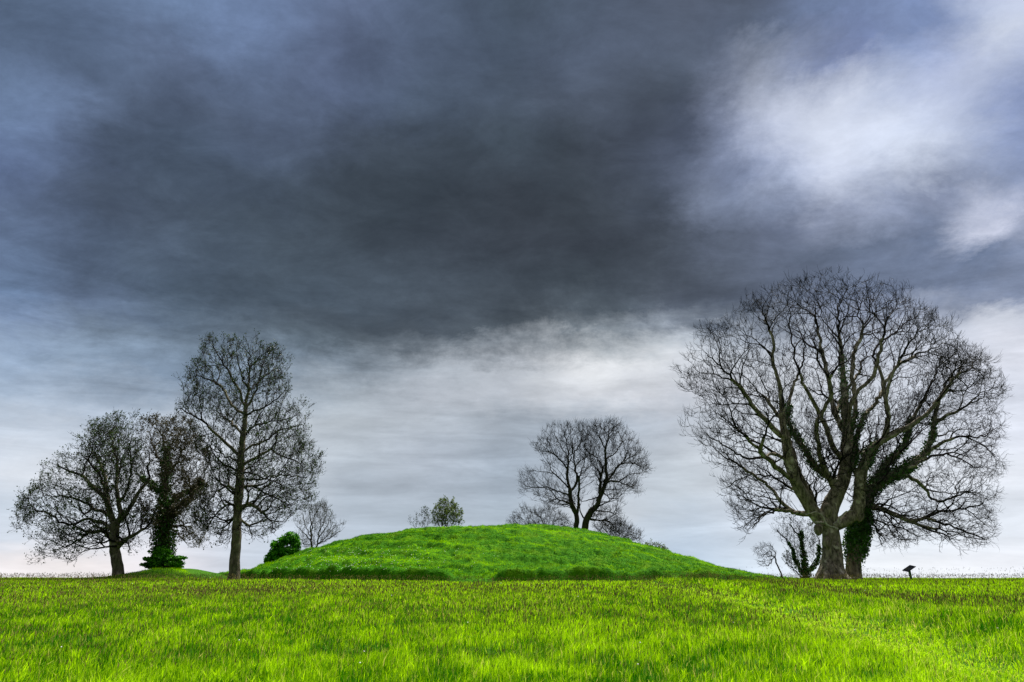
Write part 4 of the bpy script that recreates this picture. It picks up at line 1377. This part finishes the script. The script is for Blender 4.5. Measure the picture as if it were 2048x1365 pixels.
bush('round_bush', 'dense round dark green bush at the left shoulder of the mound', 84, Z6,
     [(700, 650, 110, 70, 0), (600, 700, 100, 70, .4), (500, 760, 90, 70, 0), (760, 750, 80, 90, .3), (640, 830, 110, 60, -.3), (500, 850, 110, 70, -.2), (420, 920, 80, 60, 0), (720, 850, 110, 70, .2), (560, 930, 160, 60, .3), (680, 600, 50, 30, 0), (380, 970, 50, 50, .2)],
     6500, 0.26, M_LEAF, 41, (600, 960))
Z7 = (180, 1000, 7.583)
bush('basal_bush', 'tiered dark leafy bush round the foot of the ivy-covered trunk', 59.2, Z7,
     [(1060, 860, 130, 80, 0), (920, 900, 110, 40, .2), (860, 980, 90, 40, -.2), (1000, 960, 120, 80, 0), (1180, 900, 120, 60, .2), (1330, 880, 120, 35, 0), (1300, 960, 130, 50, -.2), (1340, 1010, 90, 30, .1),
      (1150, 980, 110, 70, .3), (930, 1020, 80, 30, 0), (1080, 780, 150, 80, .2), (1430, 880, 60, 18, 0), (840, 890, 45, 18, .1)],
     6500, 0.17, M_LEAF, 43, (1130, 1050), flat=0.6)

# ------------------------------------------------------------------ information panel
sp = unproj(np.array([1822.0]), np.array([1158.0]), 54.0)[0]
gz = float(ground_z(sp[0], sp[1]))
sg = empty('information_sign', (sp[0], sp[1], gz), 'small tilted dark information panel on a short green post in the long grass', 'sign')
MP, t_, o_ = mat_base('dark_panel')
nz = N(t_, 'ShaderNodeTexNoise', ins={'Vector': N(t_, 'ShaderNodeTexCoord').outputs['Object'], 'Scale': 9.0}).outputs[0]
pr_ = N(t_, 'ShaderNodeBsdfPrincipled', ins={'Base Color': MIX(t_, nz, (0.008, 0.01, 0.016), (0.02, 0.024, 0.032)), 'Roughness': 0.9})
pr_.inputs['Specular IOR Level'].default_value = 0.05
t_.links.new(pr_.outputs[0], o_.inputs[0])
MG, t_, o_ = mat_base('green_post_paint')
nz = N(t_, 'ShaderNodeTexNoise', ins={'Vector': N(t_, 'ShaderNodeTexCoord').outputs['Object'], 'Scale': 12.0}).outputs[0]
pr_ = N(t_, 'ShaderNodeBsdfPrincipled', ins={'Base Color': MIX(t_, nz, (0.01, 0.05, 0.015), (0.03, 0.12, 0.035)), 'Roughness': 0.6})
t_.links.new(pr_.outputs[0], o_.inputs[0])


def box(name, c, s, rot, mat, parent, bev=0.01):
    import bmesh
    from mathutils import Matrix, Euler
    bm = bmesh.new()
    bmesh.ops.create_cube(bm, size=1, matrix=Matrix.Diagonal((*s, 1)))
    bmesh.ops.bevel(bm, geom=bm.edges[:], offset=bev, segments=2, affect='EDGES')
    bm.transform(Matrix.Translation(c) @ Euler(rot).to_matrix().to_4x4())
    me = bpy.data.meshes.new(name)
    bm.to_mesh(me)
    bm.free()
    me.materials.append(mat)
    o = bpy.data.objects.new(name, me)
    COL.objects.link(o)
    o.parent = parent
    return o


box('post', (0, 0, 0.34), (0.15, 0.12, 0.96), (0, R(-4), 0), MG, sg)
box('panel', (-0.02, 0.0, 0.90), (0.84, 0.56, 0.045), (R(12), R(-27), R(10)), MP, sg)
fr = box('bracket', (0.0, 0, 0.80), (0.30, 0.22, 0.05), (R(10), R(-27), 0), MG, sg, 0.008)
